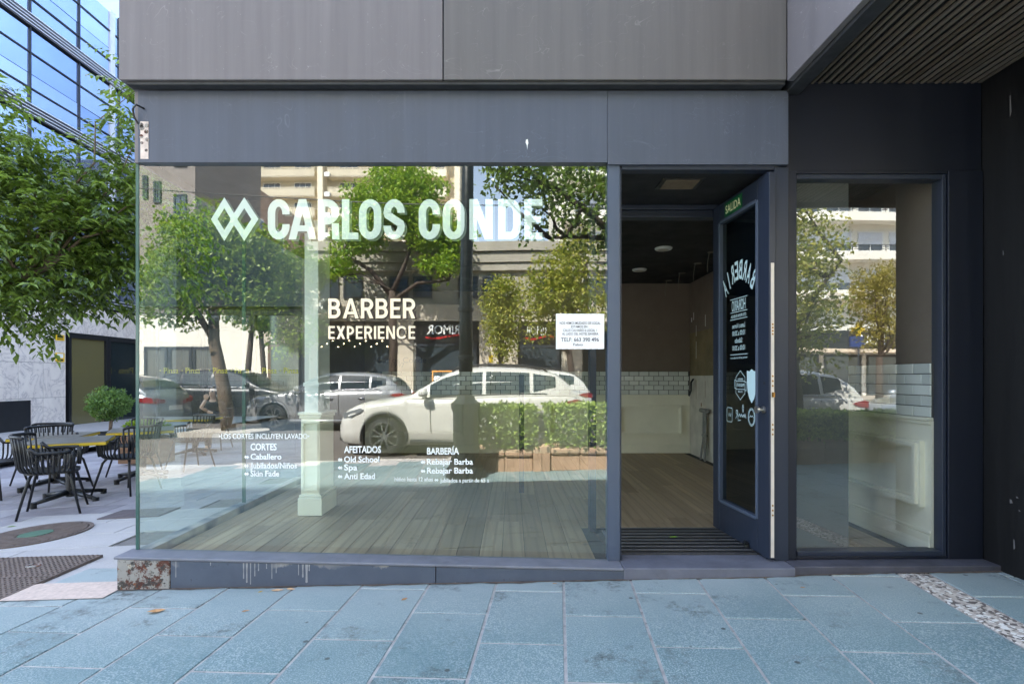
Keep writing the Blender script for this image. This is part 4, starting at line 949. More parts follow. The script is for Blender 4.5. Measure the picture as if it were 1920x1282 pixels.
# ------------------------------------------------------------------ entrance mat, fallen leaves
em = thing('entrance_mat', 'ribbed grey entrance mat with metal strips inside the open doorway', 'doormat', (1.15,.4,.15))
MB().bx(.69,1.585,.10,.69,.151,.163).build('rubber_base', MATR, em)
mat_strip = mat('mat_strip', S(88,88,90), .6, .15, 12)
for i in range(16): MB().bx(.695,1.58,.115+.036*i,.128+.036*i,.1635,.169).build('strip', mat_strip if i % 2 else BLACKP, em)
DRY = mat('dry_leaf', S(176,134,92), .8, .25, 30); TAN = mat('tan_leaf', S(206,168,130), .8, .2, 30); YLW = mat('yellow_leaf', S(196,158,50), .7, .2, 30); GRN = mat('green_leaf', S(98,128,50), .6, .2, 30)
def fallen(px, py, size, ang, m_, label, z=None, curl=.25):
    zz = z if z is not None else gz((px-960)*.0032)+.001; d_ = (H-zz)*1000/(py-708); x, y = X(px,d_), d_-3.333
    if z is None: zz = gz(x)+.001
    q = MB(); c_, s_ = math.cos(R(ang)), math.sin(R(ang)); o_ = [(-.5,0),(-.3,.16),(-.05,.26),(.12,.18),(.3,.14),(.55,0),(.28,-.15),(.1,-.2),(-.1,-.28),(-.32,-.14)]
    vs_ = [(0,0,.004)]+[(a,b_,.03*abs(b_)*4*curl+.05*curl*(rnd.random())+.02*curl*abs(a)) for a,b_ in o_]
    q.add([(x+(a*c_-b_*s_)*size, y+(a*s_+b_*c_)*size, zz+h_*size*3) for a,b_,h_ in vs_], [(0,i,i%10+1) for i in range(1,11)])
    o = q.build('fallen_leaf', m_, None); tag(o, label, 'leaf', 'fallen leaves'); return o
fallen(292,1148,.085,25,DRY,'curled brown leaf lying alone on the slabs, lower left',curl=.6)
fallen(520,1106,.075,5,TAN,'large pale tan leaf against the foot of the plinth')
fallen(545,1104,.06,-20,TAN,'pale tan leaf overlapping the large tan one by the plinth')
fallen(489,1101,.05,10,DRY,'small brown leaf touching the plinth near the paint runs')
fallen(488,1109,.03,60,YLW,'tiny yellow leaf just in front of the plinth')
fallen(394,1098,.04,80,TAN,'small pale leaf at the foot of the rusty plinth corner',curl=.7)
fallen(460,1146,.04,30,DRY,'small brown leaf beside a slab joint, right of the curled one')
fallen(758,1123,.045,55,DRY,'narrow brown leaf on the slabs below the big window')
fallen(1040,1093,.03,0,DRY,'small rusty leaf at the plinth below the mullion')
fallen(1505,1100,.03,0,DRY,'small dark brown leaf near the pale granite strip')
fallen(22,970,.08,10,GRN,'green leaf on the pale plaza slabs by the chair',curl=.2)
fallen(1262,1007,.07,10,GRN,'green leaf lying on the entrance mat',z=.170,curl=.5)
# ------------------------------------------------------------------ the seated person
SKIN_M = mat('skin', S(216,172,146), .5, .06, 5); HAIR_M = mat('dark_hair', S(30,23,20), .5, .2, 40); CLOTH = mat('black_top', S(34,40,42), .85, .12, 8); TROU = mat('dark_trousers', S(44,48,58), .85, .1, 8)
person = thing('person', 'person with dark hair and a dark top, seated at the cafe terrace', 'person', (-6.05,7.5,gz(-6.05)))
g0 = gz(-6.05); B_ = (-6.05,7.5)
def J(x, y, z, r, r2=None): return (x, -y, z+0, r, r2 or r)
body = [J(0,0,.50,.14,.12),J(0,-.03,.66,.13,.11),J(0,-.02,.84,.15,.11),J(0,.0,.96,.09,.08),J(0,.02,1.03,.052),J(0,.04,1.11,.072,.085),J(0,.045,1.19,.08,.092),J(0,.035,1.25,.05,.06),
    J(.17,0,.92,.062),J(.24,.08,.70,.048),J(.10,.30,.76,.036),J(.04,.33,.80,.032),J(-.17,0,.92,.062),J(-.23,.10,.70,.048),J(-.10,.27,.88,.036),J(-.05,.20,1.02,.034),
    J(.10,.05,.48,.105),J(.12,.42,.48,.075),J(.12,.44,.10,.048),J(.12,.54,.04,.04),J(-.10,.05,.48,.105),J(-.12,.42,.48,.075),J(-.12,.44,.10,.048),J(-.12,.54,.04,.04)]
be = [(0,1),(1,2),(2,3),(3,4),(4,5),(5,6),(6,7),(3,8),(8,9),(9,10),(10,11),(3,12),(12,13),(13,14),(14,15),(0,16),(16,17),(17,18),(18,19),(0,20),(20,21),(21,22),(22,23)]
try:
    bo = bpy.data.objects.new('body', bpy.data.meshes.new('body')); COL.objects.link(bo)
    me = bo.data; me.from_pydata([j[:3] for j in body], be, []); put(bo, WL['person'], person)
    for nm, m_ in (('s', SKIN_M),): me.materials.append(m_)
    bm_ = bmesh.new(); bm_.from_mesh(me); ly = bm_.verts.layers.skin.verify()
    bm_.verts.ensure_lookup_table()
    for i, j in enumerate(body): bm_.verts[i][ly].radius = (j[3], j[4]); bm_.verts[i][ly].use_root = (i == 0)
    bm_.to_mesh(me); bm_.free()
    bo.modifiers.new('skin', 'SKIN').use_smooth_shade = True; s_ = bo.modifiers.new('sub', 'SUBSURF'); s_.levels = s_.render_levels = 2
    def garment(name, idx, es, grow, m_):
        o = bpy.data.objects.new(name, bpy.data.meshes.new(name)); COL.objects.link(o); put(o, WL['person'], person); me = o.data
        me.from_pydata([body[i][:3] for i in idx], [(idx.index(a), idx.index(b_)) for a, b_ in es], []); me.materials.append(m_)
        b2 = bmesh.new(); b2.from_mesh(me); l2 = b2.verts.layers.skin.verify(); b2.verts.ensure_lookup_table()
        for k, i in enumerate(idx): b2.verts[k][l2].radius = (body[i][3]*grow, body[i][4]*grow); b2.verts[k][l2].use_root = (k == 0)
        b2.to_mesh(me); b2.free(); o.modifiers.new('skin', 'SKIN').use_smooth_shade = True; s_ = o.modifiers.new('sub', 'SUBSURF'); s_.levels = s_.render_levels = 2
    garment('top', [1,0,2,3,8,9,10,12,13,14], [(0,1),(1,2),(2,3),(3,8),(8,9),(9,10),(3,12),(12,13),(13,14)], 1.16, CLOTH)
    garment('trousers', [0,16,17,18,20,21,22], [(0,16),(16,17),(17,18),(0,20),(20,21),(21,22)], 1.16, TROU)
    def at(dx, dy, dz): return (B_[0]+dx, B_[1]-dy, g0+dz)
    q = MB(); q.smooth = True
    for i in range(9):
        a = R(-110+220*i/8); x_, y_ = .086*math.sin(a), .03-.088*math.cos(a)
        q.tube([at(x_*.3,.02-.03,1.285),at(x_,y_-.0,1.235),at(x_*1.12,y_-.01,1.15),at(x_*1.2,y_-.02,1.02),at(x_*1.15,y_-.03,.93)], [.03,.036,.036,.032,.015], 7)
    q.build('hair', HAIR_M, person)
    q = MB(); q.smooth = True; q.tube([at(0,.125,1.185),at(0,.145,1.145),at(0,.128,1.135)], [.009,.014,.008], 6); q.build('nose', SKIN_M, person)
    q = MB()
    for s_ in (-1,1): q.lathe([(0,0),(.014,0),(.014,.006),(0,.007)], at(s_*.032,.126,1.185), 10, 'y')
    q.build('eye', HAIR_M, person)
    MB().bx(B_[0]-.022,B_[0]+.022,B_[1]-.134,B_[1]-.126,g0+1.09,g0+1.10).build('mouth', mat('lips', S(160,84,78), .5), person)
    for s_, wr, d_ in ((1, Vector(at(.04,.33,.80)), Vector((-.3,-.6,.5))), (-1, Vector(at(-.05,.20,1.02)), Vector((.2,-.1,1)))):
        for k in range(5):
            q = MB(); q.smooth = True; sdv = Vector((1,0,0))*(k-2)*.014; L_ = (.05,.068,.074,.068,.054)[k]; d2 = (d_.normalized()+Vector(((k-2)*.12,0,0))).normalized()
            q.tube([wr+sdv*.6, wr+sdv+d2*.05, wr+sdv+d2*(.05+L_*.55)+Vector((0,-.006,0)), wr+sdv+d2*(.05+L_*.9)+Vector((0,.012,0))], [.014,.011,.009,.006], 6); q.build('finger', SKIN_M, person)
except Exception as e:
    import traceback; traceback.print_exc()
# ------------------------------------------------------------------ the street behind the camera (seen mirrored in the glass)
IRONB = mat('black_green_iron', S(26,34,34), .38, .2, 8, .1, 60)
lp = thing('street_lamp', 'tall dark green street lamp post on a cast iron pedestal at the pavement edge', 'street lamp', (-.575,-3.27,gz(-.575)))
lx, ly_, lz = -.575, -3.27, gz(-.575)
q = MB(); q.smooth = True; q.tube([(lx,ly_,lz+1.0),(lx+.005,ly_,lz+2.0),(lx+.02,ly_,lz+3.4),(lx+.04,ly_,lz+5.6)], [.085,.082,.074,.06], 16); q.build('pole', IRONB, lp)
q = MB(); q.lathe([(0,0),(.25,0),(.25,.10),(.22,.13),(.20,.16),(.165,.30),(.155,.42),(.155,.80),(.18,.86),(.18,.92),(.12,.97),(.10,1.02),(0,1.03)], (lx,ly_,lz), 8); q.build('pedestal', IRONB, lp)
q = MB()
for z in (1.45,2.05): q.lathe([(.086,0),(.10,.01),(.10,.05),(.086,.06)], (lx+.004,ly_,lz+z), 16)
q.build('collar', IRONB, lp)
MB().lathe([(0,0),(.05,0),(.22,.18),(.24,.24),(.10,.40),(.03,.5),(0,.5)], (lx+.04,ly_,lz+5.6), 14).build('lantern', IRONB, lp)
STONE = mat('brown_planter_stone', S(176,146,122), .85, .18, 7, .5, 60, dirt=.3); SOIL = mat('soil', S(74,60,48), .95, .3, 14, .6, 60)
for x0, x1, lb in ((-.46,.27,'low stone planter with a clipped hedge, the short one beside the street lamp'), (.50,2.45,'low stone planter with a clipped hedge, in the middle opposite the door'), (2.75,5.9,'low stone planter with a shaded clipped hedge, opposite the side window')):
    y0, y1 = -4.25, -3.62; g = gz((x0+x1)/2)
    pl = thing('hedge_planter', lb, 'planter', ((x0+x1)/2,(y0+y1)/2,g), 'hedge planters along the pavement')
    n_ = max(1, round((x1-x0)/.36)); s_ = (x1-x0)/n_
    for k in range(n_):
        a, b_ = x0+s_*k+.002, x0+s_*(k+1)-.002
        for yy0, yy1 in ((y0,y0+.12),(y1-.12,y1)):
            q = MB(); q.prism([(a,g-.02),(b_,g-.02),(b_,g+.19),(a,g+.19)], yy0+.015, yy1-.015); q.build('stone', STONE, pl, bevel=.01)
            q = MB(); q.smooth = False; q.prism([(a,g+.192),(b_,g+.192),(b_,g+.285),(a,g+.285)], yy0-.015, yy1+.015); q.build('coping', STONE, pl, bevel=.03)
    for a, b_ in ((x0-.13,x0-.003),(x1+.003,x1+.13)): MB().cb(a,b_,y0-.02,y1+.02,g-.02,g+.33,.03).build('end_block', STONE, pl, bevel=.012)
    MB().bx(x0,x1,y0+.12,y1-.12,g,g+.20).build('soil', SOIL, pl)
    q = MB(); hx0, hx1 = x0-.06, x1+.06; hh = .84 if x0 < 2.6 else .68
    hh0 = hh
    for i in range(int(2900*(x1-x0+.3))):
        f = rnd.random()
        p = Vector((rnd.uniform(hx0,hx1), rnd.uniform(y0+.02,y1-.0), rnd.uniform(g+.30,g+hh-.04))); hh = hh0+.05*noise.noise((p.x*4,p.y*4,x0))
        if f < .35: p.z = g+hh-.04+rnd.gauss(0,.018)
        elif f < .75: p.y = y1+.02+rnd.gauss(0,.018); p.z = g+.30+(hh-.32)*rnd.random()**.7
        d = (Vector((0,rnd.uniform(-.2,1),rnd.uniform(0,.9)))+rdir()*.8).normalized()
        leaf(q, p, d, (Vector((0,.6,.6))+rdir()*.7).normalized(), rnd.uniform(.04,.075), .036)
    q.build('hedge', LEAF_HEDGE, pl)
    q = MB()
    for i in range(60): 
        p = Vector((rnd.uniform(x0,x1),rnd.uniform(y0+.2,y1-.1),g+.2)); q.tube([p, p+rdir()*.06+Vector((0,0,.15)), p+rdir()*.12+Vector((0,0,.45))], [.010,.007,.003], 4, False)
    q.build('stem', BARKD, pl)

# ------------------------------------------------------------------ cars
CARGLASS = NT('car_glass').done(S(40,48,48), .04, 0, 1.2); TYRE = mat('tyre', S(34,34,35), .85, .15, 12); RIM = mat('alloy_rim', S(150,150,150), .3, .08, 9, metal=.8)
CLAD_B = mat('dark_car_trim', S(44,45,47), .6, .1, 8); HLAMP = NT('headlamp_glass').done(S(150,156,160), .08, .4, 1.0); RLAMP = NT('tail_lamp_red').done(S(150,18,22), .12, 0, .8); CHROME = mat('chrome', S(214,214,218), .15, .03, 6, metal=1); PLATE = mat('number_plate', S(220,220,214), .4)
def lerp_tab(tab, s):
    for (a, va), (b_, vb) in zip(tab, tab[1:]):
        if s <= b_:
            f = (s-a)/(b_-a) if b_ > a else 0; f = f*f*(3-2*f)*.5+f*.5; return va+(vb-va)*f
    return tab[-1][1]
def make_car(label, pm_, group, L_=4.5, W_=1.84, Ht=1.61, hood=1.0, tailz=1.12, trim=CLAD_B, hatch=.955, belt=1.06, rails=True, rimm=RIM):
    c = thing('parked_car', label, 'car', (0,0,0), group)
    hw = W_/2; wx = (.195, .80); wr = .355; ar_ = .405
    ztab = [(0,.60),(.012,.72),(.04,hood-.16),(.09,hood-.07),(.16,hood-.02),(.29,hood+.07),(.36,belt),(.80,belt+.06),(.93,tailz),(.975,tailz-.04),(.992,.80),(1,.62)]
    wtab = [(0,hw*.70),(.02,hw*.82),(.06,hw*.92),(.14,hw*.985),(.5,hw),(.86,hw*.985),(.95,hw*.93),(.985,hw*.86),(1,hw*.76)]
    btab = [(0,.30),(.03,.22),(.10,.20),(.90,.22),(.97,.28),(1,.40)]
    ss = sorted(set([i/44 for i in range(45)]+[.006,.012,.03]+[w0+math.cos(R(a))*ar_/L_ for w0 in wx for a in range(0,181,15)]))
    prof = []
    q = MB(); q.smooth = True; rows = []
    for s in ss:
        zt2, w_, zb2 = lerp_tab(ztab,s), lerp_tab(wtab,s), lerp_tab(btab,s)
        flare = 0
        for w0 in wx:
            dx = (s-w0)*L_
            if abs(dx) < ar_: zb2 = max(zb2, .36+math.sqrt(max(0,ar_**2-dx*dx))); 
            flare = max(flare, .022*max(0,1-abs(dx)/(ar_*1.35)))
        zm = zb2+(zt2-zb2)*.5; x = (s-.5)*L_
        sec = [(w_-.05,zb2),(w_-.006+flare,zb2+.03),(w_+flare*.8,zb2+(zt2-zb2)*.35),(w_,zb2+(zt2-zb2)*.6),(w_*.985,zt2-(zt2-zb2)*.16),(w_*.95,zt2-.035),(w_*.88,zt2),(w_*.5,zt2+.025),(0,zt2+.032)]
        row = [(x,-a,b_) for a,b_ in sec]+[(x,a,b_) for a,b_ in sec[-2::-1]]; rows.append(row)
    n_ = len(rows[0]); vv = [p for r in rows for p in r]
    ff = [(i*n_+k, i*n_+k+1, (i+1)*n_+k+1, (i+1)*n_+k) for i in range(len(rows)-1) for k in range(n_-1)]
    ff += [tuple(range(n_-1,-1,-1)), tuple(range((len(rows)-1)*n_, len(rows)*n_))]
    q.add(vv, ff); q.build('body', pm_, c, local=True)
    # greenhouse
    a0, a1 = .285, hatch+.01
    rt = [(a0,hood+.03),(.33,hood+.20),(.43,Ht-.13),(.50,Ht-.03),(.60,Ht),(.76,Ht-.02),(hatch-.08,Ht-.10),(hatch-.02,Ht-.30),(a1,tailz-.03)]
    def zr(s): 
        for (a, va), (b_, vb) in zip(rt, rt[1:]):
            if s <= b_: return va+(vb-va)*(s-a)/(b_-a)
        return rt[-1][1]
    def zbelt(s): return lerp_tab(ztab, s)-.03
    def wb(s): return lerp_tab(wtab, s)*.955
    def wt(s): return hw*(.76 if .4 < s < .85 else .74)
    gs = [a0+(a1-a0)*i/26 for i in range(27)]; rows = []
    for s in gs:
        x = (s-.5)*L_; zr_ = max(zr(s), zbelt(s)+.02); f = min(1, (zr_-zbelt(s))/(Ht-belt)); wtt = wb(s)+(wt(s)-wb(s))*f
        sec = [(wb(s),zbelt(s)),(wb(s)+(wtt-wb(s))*.5+.012*f,zbelt(s)+(zr_-zbelt(s))*.5),(wtt,zr_-.05*f),(wtt*.90,zr_-.005),(wtt*.5,zr_+.02),(0,zr_+.028)]
        rows.append([(x,-a,b_) for a,b_ in sec]+[(x,a,b_) for a,b_ in sec[-2::-1]])
    n_ = len(rows[0]); q = MB(); q.smooth = True
    q.add([p for r in rows for p in r], [(i*n_+k, i*n_+k+1, (i+1)*n_+k+1, (i+1)*n_+k) for i in range(len(rows)-1) for k in range(n_-1)]); q.build('cabin', pm_, c, local=True)
    def side_pt(s, t_, sg):
        zr_ = max(zr(s), zbelt(s)+.02); f = min(1, (zr_-zbelt(s))/(Ht-belt)); wtt = wb(s)+(wt(s)-wb(s))*f; h0, h1 = zbelt(s), zr_-.05*f
        w_ = wb(s)+(wtt-wb(s))*t_+.012*f*math.sin(math.pi*t_)+.009
        return ((s-.5)*L_, sg*w_, h0+(h1-h0)*t_)
    for sg in (-1,1):
        for s0, s1, t0a, t0b in ((.375,.585,.14,.14),(.60,.775,.14,.14),(.79,hatch-.075,.16,.42)):
            q = MB(); q.smooth = True; m_ = 8; vv = []
            for i in range(m_+1):
                s = s0+(s1-s0)*i/m_; tb = t0a+(t0b-t0a)*i/m_; top_ = .93
                for j in range(4): vv.append(side_pt(s, tb+(top_-tb)*j/3, sg))
            q.add(vv, [(i*4+j,(i+1)*4+j,(i+1)*4+j+1,i*4+j+1) for i in range(m_) for j in range(3)]); q.build('window', CARGLASS, c, local=True)
        q = MB(); q.smooth = True; q.tube([side_pt(.345+.5*i/12, .10, sg) for i in range(13)], .008, 5); q.build('belt_trim', CHROME if not rails else CLAD_B, c, local=True)
        q = MB(); q.smooth = True
        for s0 in (.378, .592, .775):
            w_ = lerp_tab(wtab,s0)+.003; q.tube([((s0-.5)*L_, sg*(w_*.985+.001), zbelt(s0)-.04), ((s0-.5)*L_, sg*w_, .72), ((s0-.5+(.004 if s0 < .7 else -.02))*L_, sg*(w_-.004), .42)], .007, 4)
        q.build('door_gap', CLAD_B, c, local=True)
        for s0 in (.535, .735):
            w_ = lerp_tab(wtab,s0); q = MB(); q.smooth = True; x = (s0-.5)*L_; q.tube([(x-.10,sg*(w_*.99),.865),(x-.05,sg*(w_+.028),.872),(x+.06,sg*(w_+.028),.872),(x+.10,sg*(w_*.99),.865)], .016, 6); q.build('door_handle', pm_ if rails else CHROME, c, local=True)
        x = (.355-.5)*L_; q = MB(); q.smooth = True; q.lathe([(0,-.09),(.06,-.075),(.085,0),(.075,.07),(0,.085)], (x, sg*(hw+.12), belt+.09), 10, 'x'); q.tube([(x+.02,sg*(hw*.93),belt+.01),(x,sg*(hw+.08),belt+.06)], .02, 6); q.build('mirror', pm_, c, local=True)
        q = MB(); q.smooth = True                    # sill and arch trim
        q.tube([((.30-.5)*L_,sg*(hw-.012),.27),((.69-.5)*L_,sg*(hw-.012),.27)], .045, 6)
        for w0 in wx: q.tube([((w0-.5)*L_+math.cos(R(a))*(ar_+.012), sg*(lerp_tab(wtab,w0)+.012), .36+math.sin(R(a))*(ar_+.012)) for a in range(-12,193,12)], .024, 5)
        q.build('arch_trim', trim, c, local=True)
        q = MB(); q.smooth = True
        q.add([((s-.5)*L_, sg*(lerp_tab(wtab,s)+.008), z) for s,z in ((.020,hood-.235),(.045,hood-.20),(.10,hood-.135),(.115,hood-.17),(.06,hood-.29),(.022,hood-.31))], [(0,1,2,3,4,5)])
        q.add([((s-.5)*L_, sg*y_, z) for s,y_,z in ((.013,hw*.42,hood-.26),(.020,lerp_tab(wtab,.02)+.008,hood-.235),(.022,lerp_tab(wtab,.022)+.008,hood-.31),(.006,hw*.42,hood-.32))], [(0,1,2,3)])
        q.build('headlight', HLAMP, c, local=True)
        q = MB(); q.smooth = True
        q.add([((s-.5)*L_, sg*(lerp_tab(wtab,s)+.010), z) for s,z in ((.905,tailz-.15),(.965,tailz-.09),(.988,tailz-.12),(.992,tailz-.24),(.95,tailz-.22))], [(0,1,2,3,4)])
        q.add([((s-.5)*L_, sg*y_, z) for s,y_,z in ((1.002,hw*.45,tailz-.16),(.993,lerp_tab(wtab,.99)+.006,tailz-.12),(.994,lerp_tab(wtab,.99)+.006,tailz-.24),(1.004,hw*.45,tailz-.24))], [(0,1,2,3)])
        q.build('tail_light', RLAMP, c, local=True)
        if rails:
            q = MB(); q.smooth = True; q.tube([((s-.5)*L_, sg*wt(s)*.93, zr(s)+dz) for s,dz in ((.46,.0),(.48,.05),(.60,.055),(.76,.055),(.83,.05),(.85,.0))], .017, 6); q.build('roof_rail', CLAD_B, c, local=True)
        for w0 in wx:
            x = (w0-.5)*L_; yo = sg*(hw-.02); yi = sg*(hw-.23)
            q = MB(); q.smooth = True; q.lathe([(.22,-.01),(wr-.10,.0),(wr-.02,-.004),(wr,-.03),(wr,-.19),(wr-.05,-.21),(.2,-.21)], (0,0,0), 28, 'y', False)
            if sg < 0: q.v = [(a,-b_,d) for a,b_,d in q.v]
            q.v = [(a+x, b_+yo, d+wr) for a,b_,d in q.v]; whl = q.build('wheel', TYRE, c, local=True)
            q = MB(); q.lathe([(0,-.06),(.235,-.06),(.235,-.05),(.0,-.05)], (0,0,0), 24, 'y')
            if sg < 0: q.v = [(a,-b_,d) for a,b_,d in q.v]
            q.v = [(a+x, b_+yo, d+wr) for a,b_,d in q.v]; q.build('brake_disc', CLAD_B, whl, local=True)
            q = MB()
            q.lathe([(.232,-.03),(.255,.006),(.262,.004),(.24,-.045)], (0,0,0), 28, 'y', False); q.lathe([(0,-.02),(.055,-.018),(.06,-.03),(0,-.03)], (0,0,0), 12, 'y')
            for k in range(5):
                for dv in (-.14,.14):
                    a = 2*math.pi*k/5+dv+.3; ct, st = math.cos(a), math.sin(a); c2, s2 = math.cos(a+dv*.9), math.sin(a+dv*.9)
                    q.tube([(.04*ct,-.022,.04*st),(.24*c2,-.004,.24*s2)], [.022,.016], 4)
            if sg < 0: q.v = [(a,-b_,d) for a,b_,d in q.v]
            q.v = [(a+x, b_+yo, d+wr) for a,b_,d in q.v]; q.build('rim', rimm, whl, local=True)
    q = MB(); 
    for w0 in wx: q.lathe([(0,-hw+.07),(ar_-.005,-hw+.07),(ar_-.005,hw-.07),(0,hw-.07)], ((w0-.5)*L_,0,.36), 20, 'y')
    q.bx(-L_*.46,L_*.46,-hw*.8,hw*.8,.18,.5); q.build('underbody', CLAD_B, c, local=True)
    q = MB()                                          # windscreen and rear screen
    for s0, s1 in ((.315,.425),(hatch-.062,hatch-.012)):
        vv = []
        for i in range(5):
            s = s0+(s1-s0)*i/4; zr_ = zr(s); f = min(1, (zr_-zbelt(s))/(Ht-belt)); wtt = (wb(s)+(wt(s)-wb(s))*f)*.88
            nx_ = -.012 if s < .5 else .012
            for yy in (-1,-.5,0,.5,1): vv.append(((s-.5)*L_+nx_, yy*wtt, zr_+.036-.03*abs(yy)))
        q.add(vv, [(i*5+j,(i+1)*5+j,(i+1)*5+j+1,i*5+j+1) for i in range(4) for j in range(4)])
    q.build('windscreen', CARGLASS, c, local=True)
    q = MB(); q.bx(-.5*L_-.008,-.5*L_+.02,-.36,.36,.46,.62); q.bx(-.5*L_-.012,-.5*L_+.02,-.62,.62,.27,.38); q.build('grille', CLAD_B, c, local=True)
    q = MB(); q.bx(-.5*L_-.016,-.5*L_-.009,-.26,.26,.40,.45); q.bx(.5*L_+.001,.5*L_+.008,-.26,.26,.66,.77); q.build('number_plate', PLATE, c, local=True)
    return c
WHITEP = paint('white_car_paint', S(198,196,190)); GREYP = paint('grey_car_paint', S(150,151,154), .4); DARKP = paint('black_car_paint', S(22,26,32), .2); SILVP = paint('silver_car_paint', S(150,156,164), .6)
GRP = 'cars parked along the street'
def put_car(c, front_x, y, L_, rot=0): c.location = (front_x+L_/2 if not rot else front_x-L_/2, y, -.13); c.rotation_euler = (0,0,rot)
put_car(make_car('white SUV with dark arch trim and roof rails parked nearest, opposite the big window', WHITEP, GRP), X(628,9.55), -(9.55-3.333+.92), 4.5)
put_car(make_car('white rounded family car parked behind the nearest white SUV, opposite the side window', WHITEP, GRP, 4.3, 1.79, 1.57, .98, 1.10, WHITEP, .945, 1.03, False), 6.62-4.3, -(9.6-3.333+.9), 4.3)
put_car(make_car('silver grey SUV with a long bonnet parked in the far row, headed left', GREYP, GRP, 4.35, 1.86, 1.56, .99, 1.10, GREYP, .955, 1.04, False), X(447,14), -11.7, 4.35)
put_car(make_car('white SUV parked in the far row behind the silver grey one', WHITEP, GRP, 4.45, 1.84, 1.64), -2.25, -11.75, 4.45)
put_car(make_car('black estate car with chrome window line at the far kerb, headed right', DARKP, GRP, 4.9, 1.9, 1.68, 1.04, 1.14, DARKP, .965, 1.10, False), X(272,16.4)+4.9, -14.0, 4.9, math.pi)
put_car(make_car('silver car cut off by the corner of the glass', SILVP, GRP, 4.4, 1.8, 1.5, .95, 1.08, SILVP, .95, 1.0, False), -8.15-4.4, -9.6, 4.4)
put_car(make_car('grey car parked last in the near row, opposite the return wall', SILVP, GRP, 4.4, 1.8, 1.5, .95, 1.08, GREYP, .95, 1.0, False), 6.75, -7.2, 4.4)

# ------------------------------------------------------------------ street trees
isl = None
q = MB(); q.prismz([(-8.3,-10.3),(-6.2,-10.3),(-6.0,-9.8),(-6.2,-9.3),(-8.3,-9.3),(-8.5,-9.8)], -.14, -.01); o = q.build('kerbed_island', KERB); o['kind'] = 'structure'
def sx(px, d): return X(px, d)
TG = 'street trees across from the shop'
tree('street_tree', 'leaning street tree with a pale trunk in front of the black estate car', (-7.0,-9.8,0),
     [([(-6.95,-9.8,-.1),(-7.1,-9.8,1.0),(-7.35,-9.8,2.2),(-7.35,-9.8,3.0)],[.17,.15,.13,.11]), ([(-7.35,-9.8,2.2),(-7.7,-9.8,2.8),(-8.2,-9.8,3.6)],[.08,.07,.04])],
     [((-7.5,-9.8,4.1),(1.5,1.3,1.1)), ((-8.3,-9.7,3.4),(.9,1,.9)), ((-6.4,-9.9,3.5),(.9,1,.9)), ((-7.6,-9.6,5.0),(.8,.8,.5)), ((-6.2,-9.8,4.4),(.7,.8,.6))], 11000, .15, LEAF_MID, BARK, TG, .38, 14, .055)
tree('street_tree', 'slim twin-trunked street tree on the far pavement between the black and grey cars', (-9.9,-16.6,0),
     [([(-9.85,-16.6,-.1),(-9.9,-16.6,1.6),(-9.75,-16.6,3.0)],[.13,.11,.09]), ([(-9.2,-16.6,-.1),(-9.3,-16.6,1.6),(-9.4,-16.6,3.0)],[.12,.10,.08])],
     [((-9.4,-16.6,4.6),(1.8,1.4,1.5)), ((-8.2,-16.6,3.2),(1.0,1,1.2)), ((-10.2,-16.6,5.6),(1.0,1,1.0)), ((-8.0,-16.6,5.2),(.9,1,1.1))], 14000, .17, LEAF_MID, BARKD, TG, .40, 14, .05)
tree('street_tree', 'tall street tree with feathery lime green crown before the grey shop block', (-4.6,-17.0,0),
     [([(-4.55,-17,-.1),(-4.5,-17,2.5),(-4.6,-17,4.6)],[.19,.16,.14]), ([(-4.6,-17,4.4),(-5.4,-17,5.4),(-6.4,-17,6.0)],[.10,.08,.04]), ([(-4.6,-17,4.5),(-4.1,-17,5.6),(-3.6,-17,7)],[.11,.08,.04]), ([(-4.6,-17,4.2),(-3.6,-17,4.9),(-2.4,-17,5.0)],[.09,.07,.03])],
     [((-4.4,-17,7.9),(1.7,1.4,1.1)), ((-5.9,-17,6.8),(1.1,1,.8)), ((-3.1,-17,7.0),(1.2,1.1,.9)), ((-4.4,-17,9.1),(1.0,1,.6)), ((-2.6,-17,5.6),(.9,.9,.6)), ((-6.7,-17,5.6),(.9,.8,.6)), ((-3.2,-17,8.6),(.8,.8,.5)), ((-2.2,-17,6.6),(.8,.8,.7)), ((-5.6,-17,8.0),(.9,.8,.6))], 16000, .17, LEAF_LIME, BARKD, TG, .34, 18, .045, False, 'tree', 2)
tree('street_tree', 'small rounded street tree hiding part of the second red striped shop sign', (-.4,-16.4,0),
     [([(-.4,-16.4,-.1),(-.35,-16.4,1.4),(-.45,-16.4,2.2)],[.11,.09,.08])],
     [((-.35,-16.4,3.7),(.85,.9,1.35)), ((-.1,-16.4,4.4),(.5,.6,.7)), ((-.4,-16.4,2.5),(.6,.7,.7))], 4200, .15, LEAF_YEL, BARKD, TG, .32, 14, .04)
tree('street_tree', 'broad yellowish street tree right of the red striped shop signs', (2.2,-16.0,0),
     [([(2.2,-16,-.1),(2.15,-16,1.6),(2.0,-16,2.8)],[.14,.12,.09])],
     [((1.9,-16,4.6),(1.5,1.2,1.4)), ((1.0,-16,3.6),(.8,.9,1.1)), ((2.8,-16,3.7),(1,.9,1.0)), ((2.4,-16,6.0),(.9,.9,.6))], 6500, .16, LEAF_YEL, BARKD, TG, .34, 14, .05)
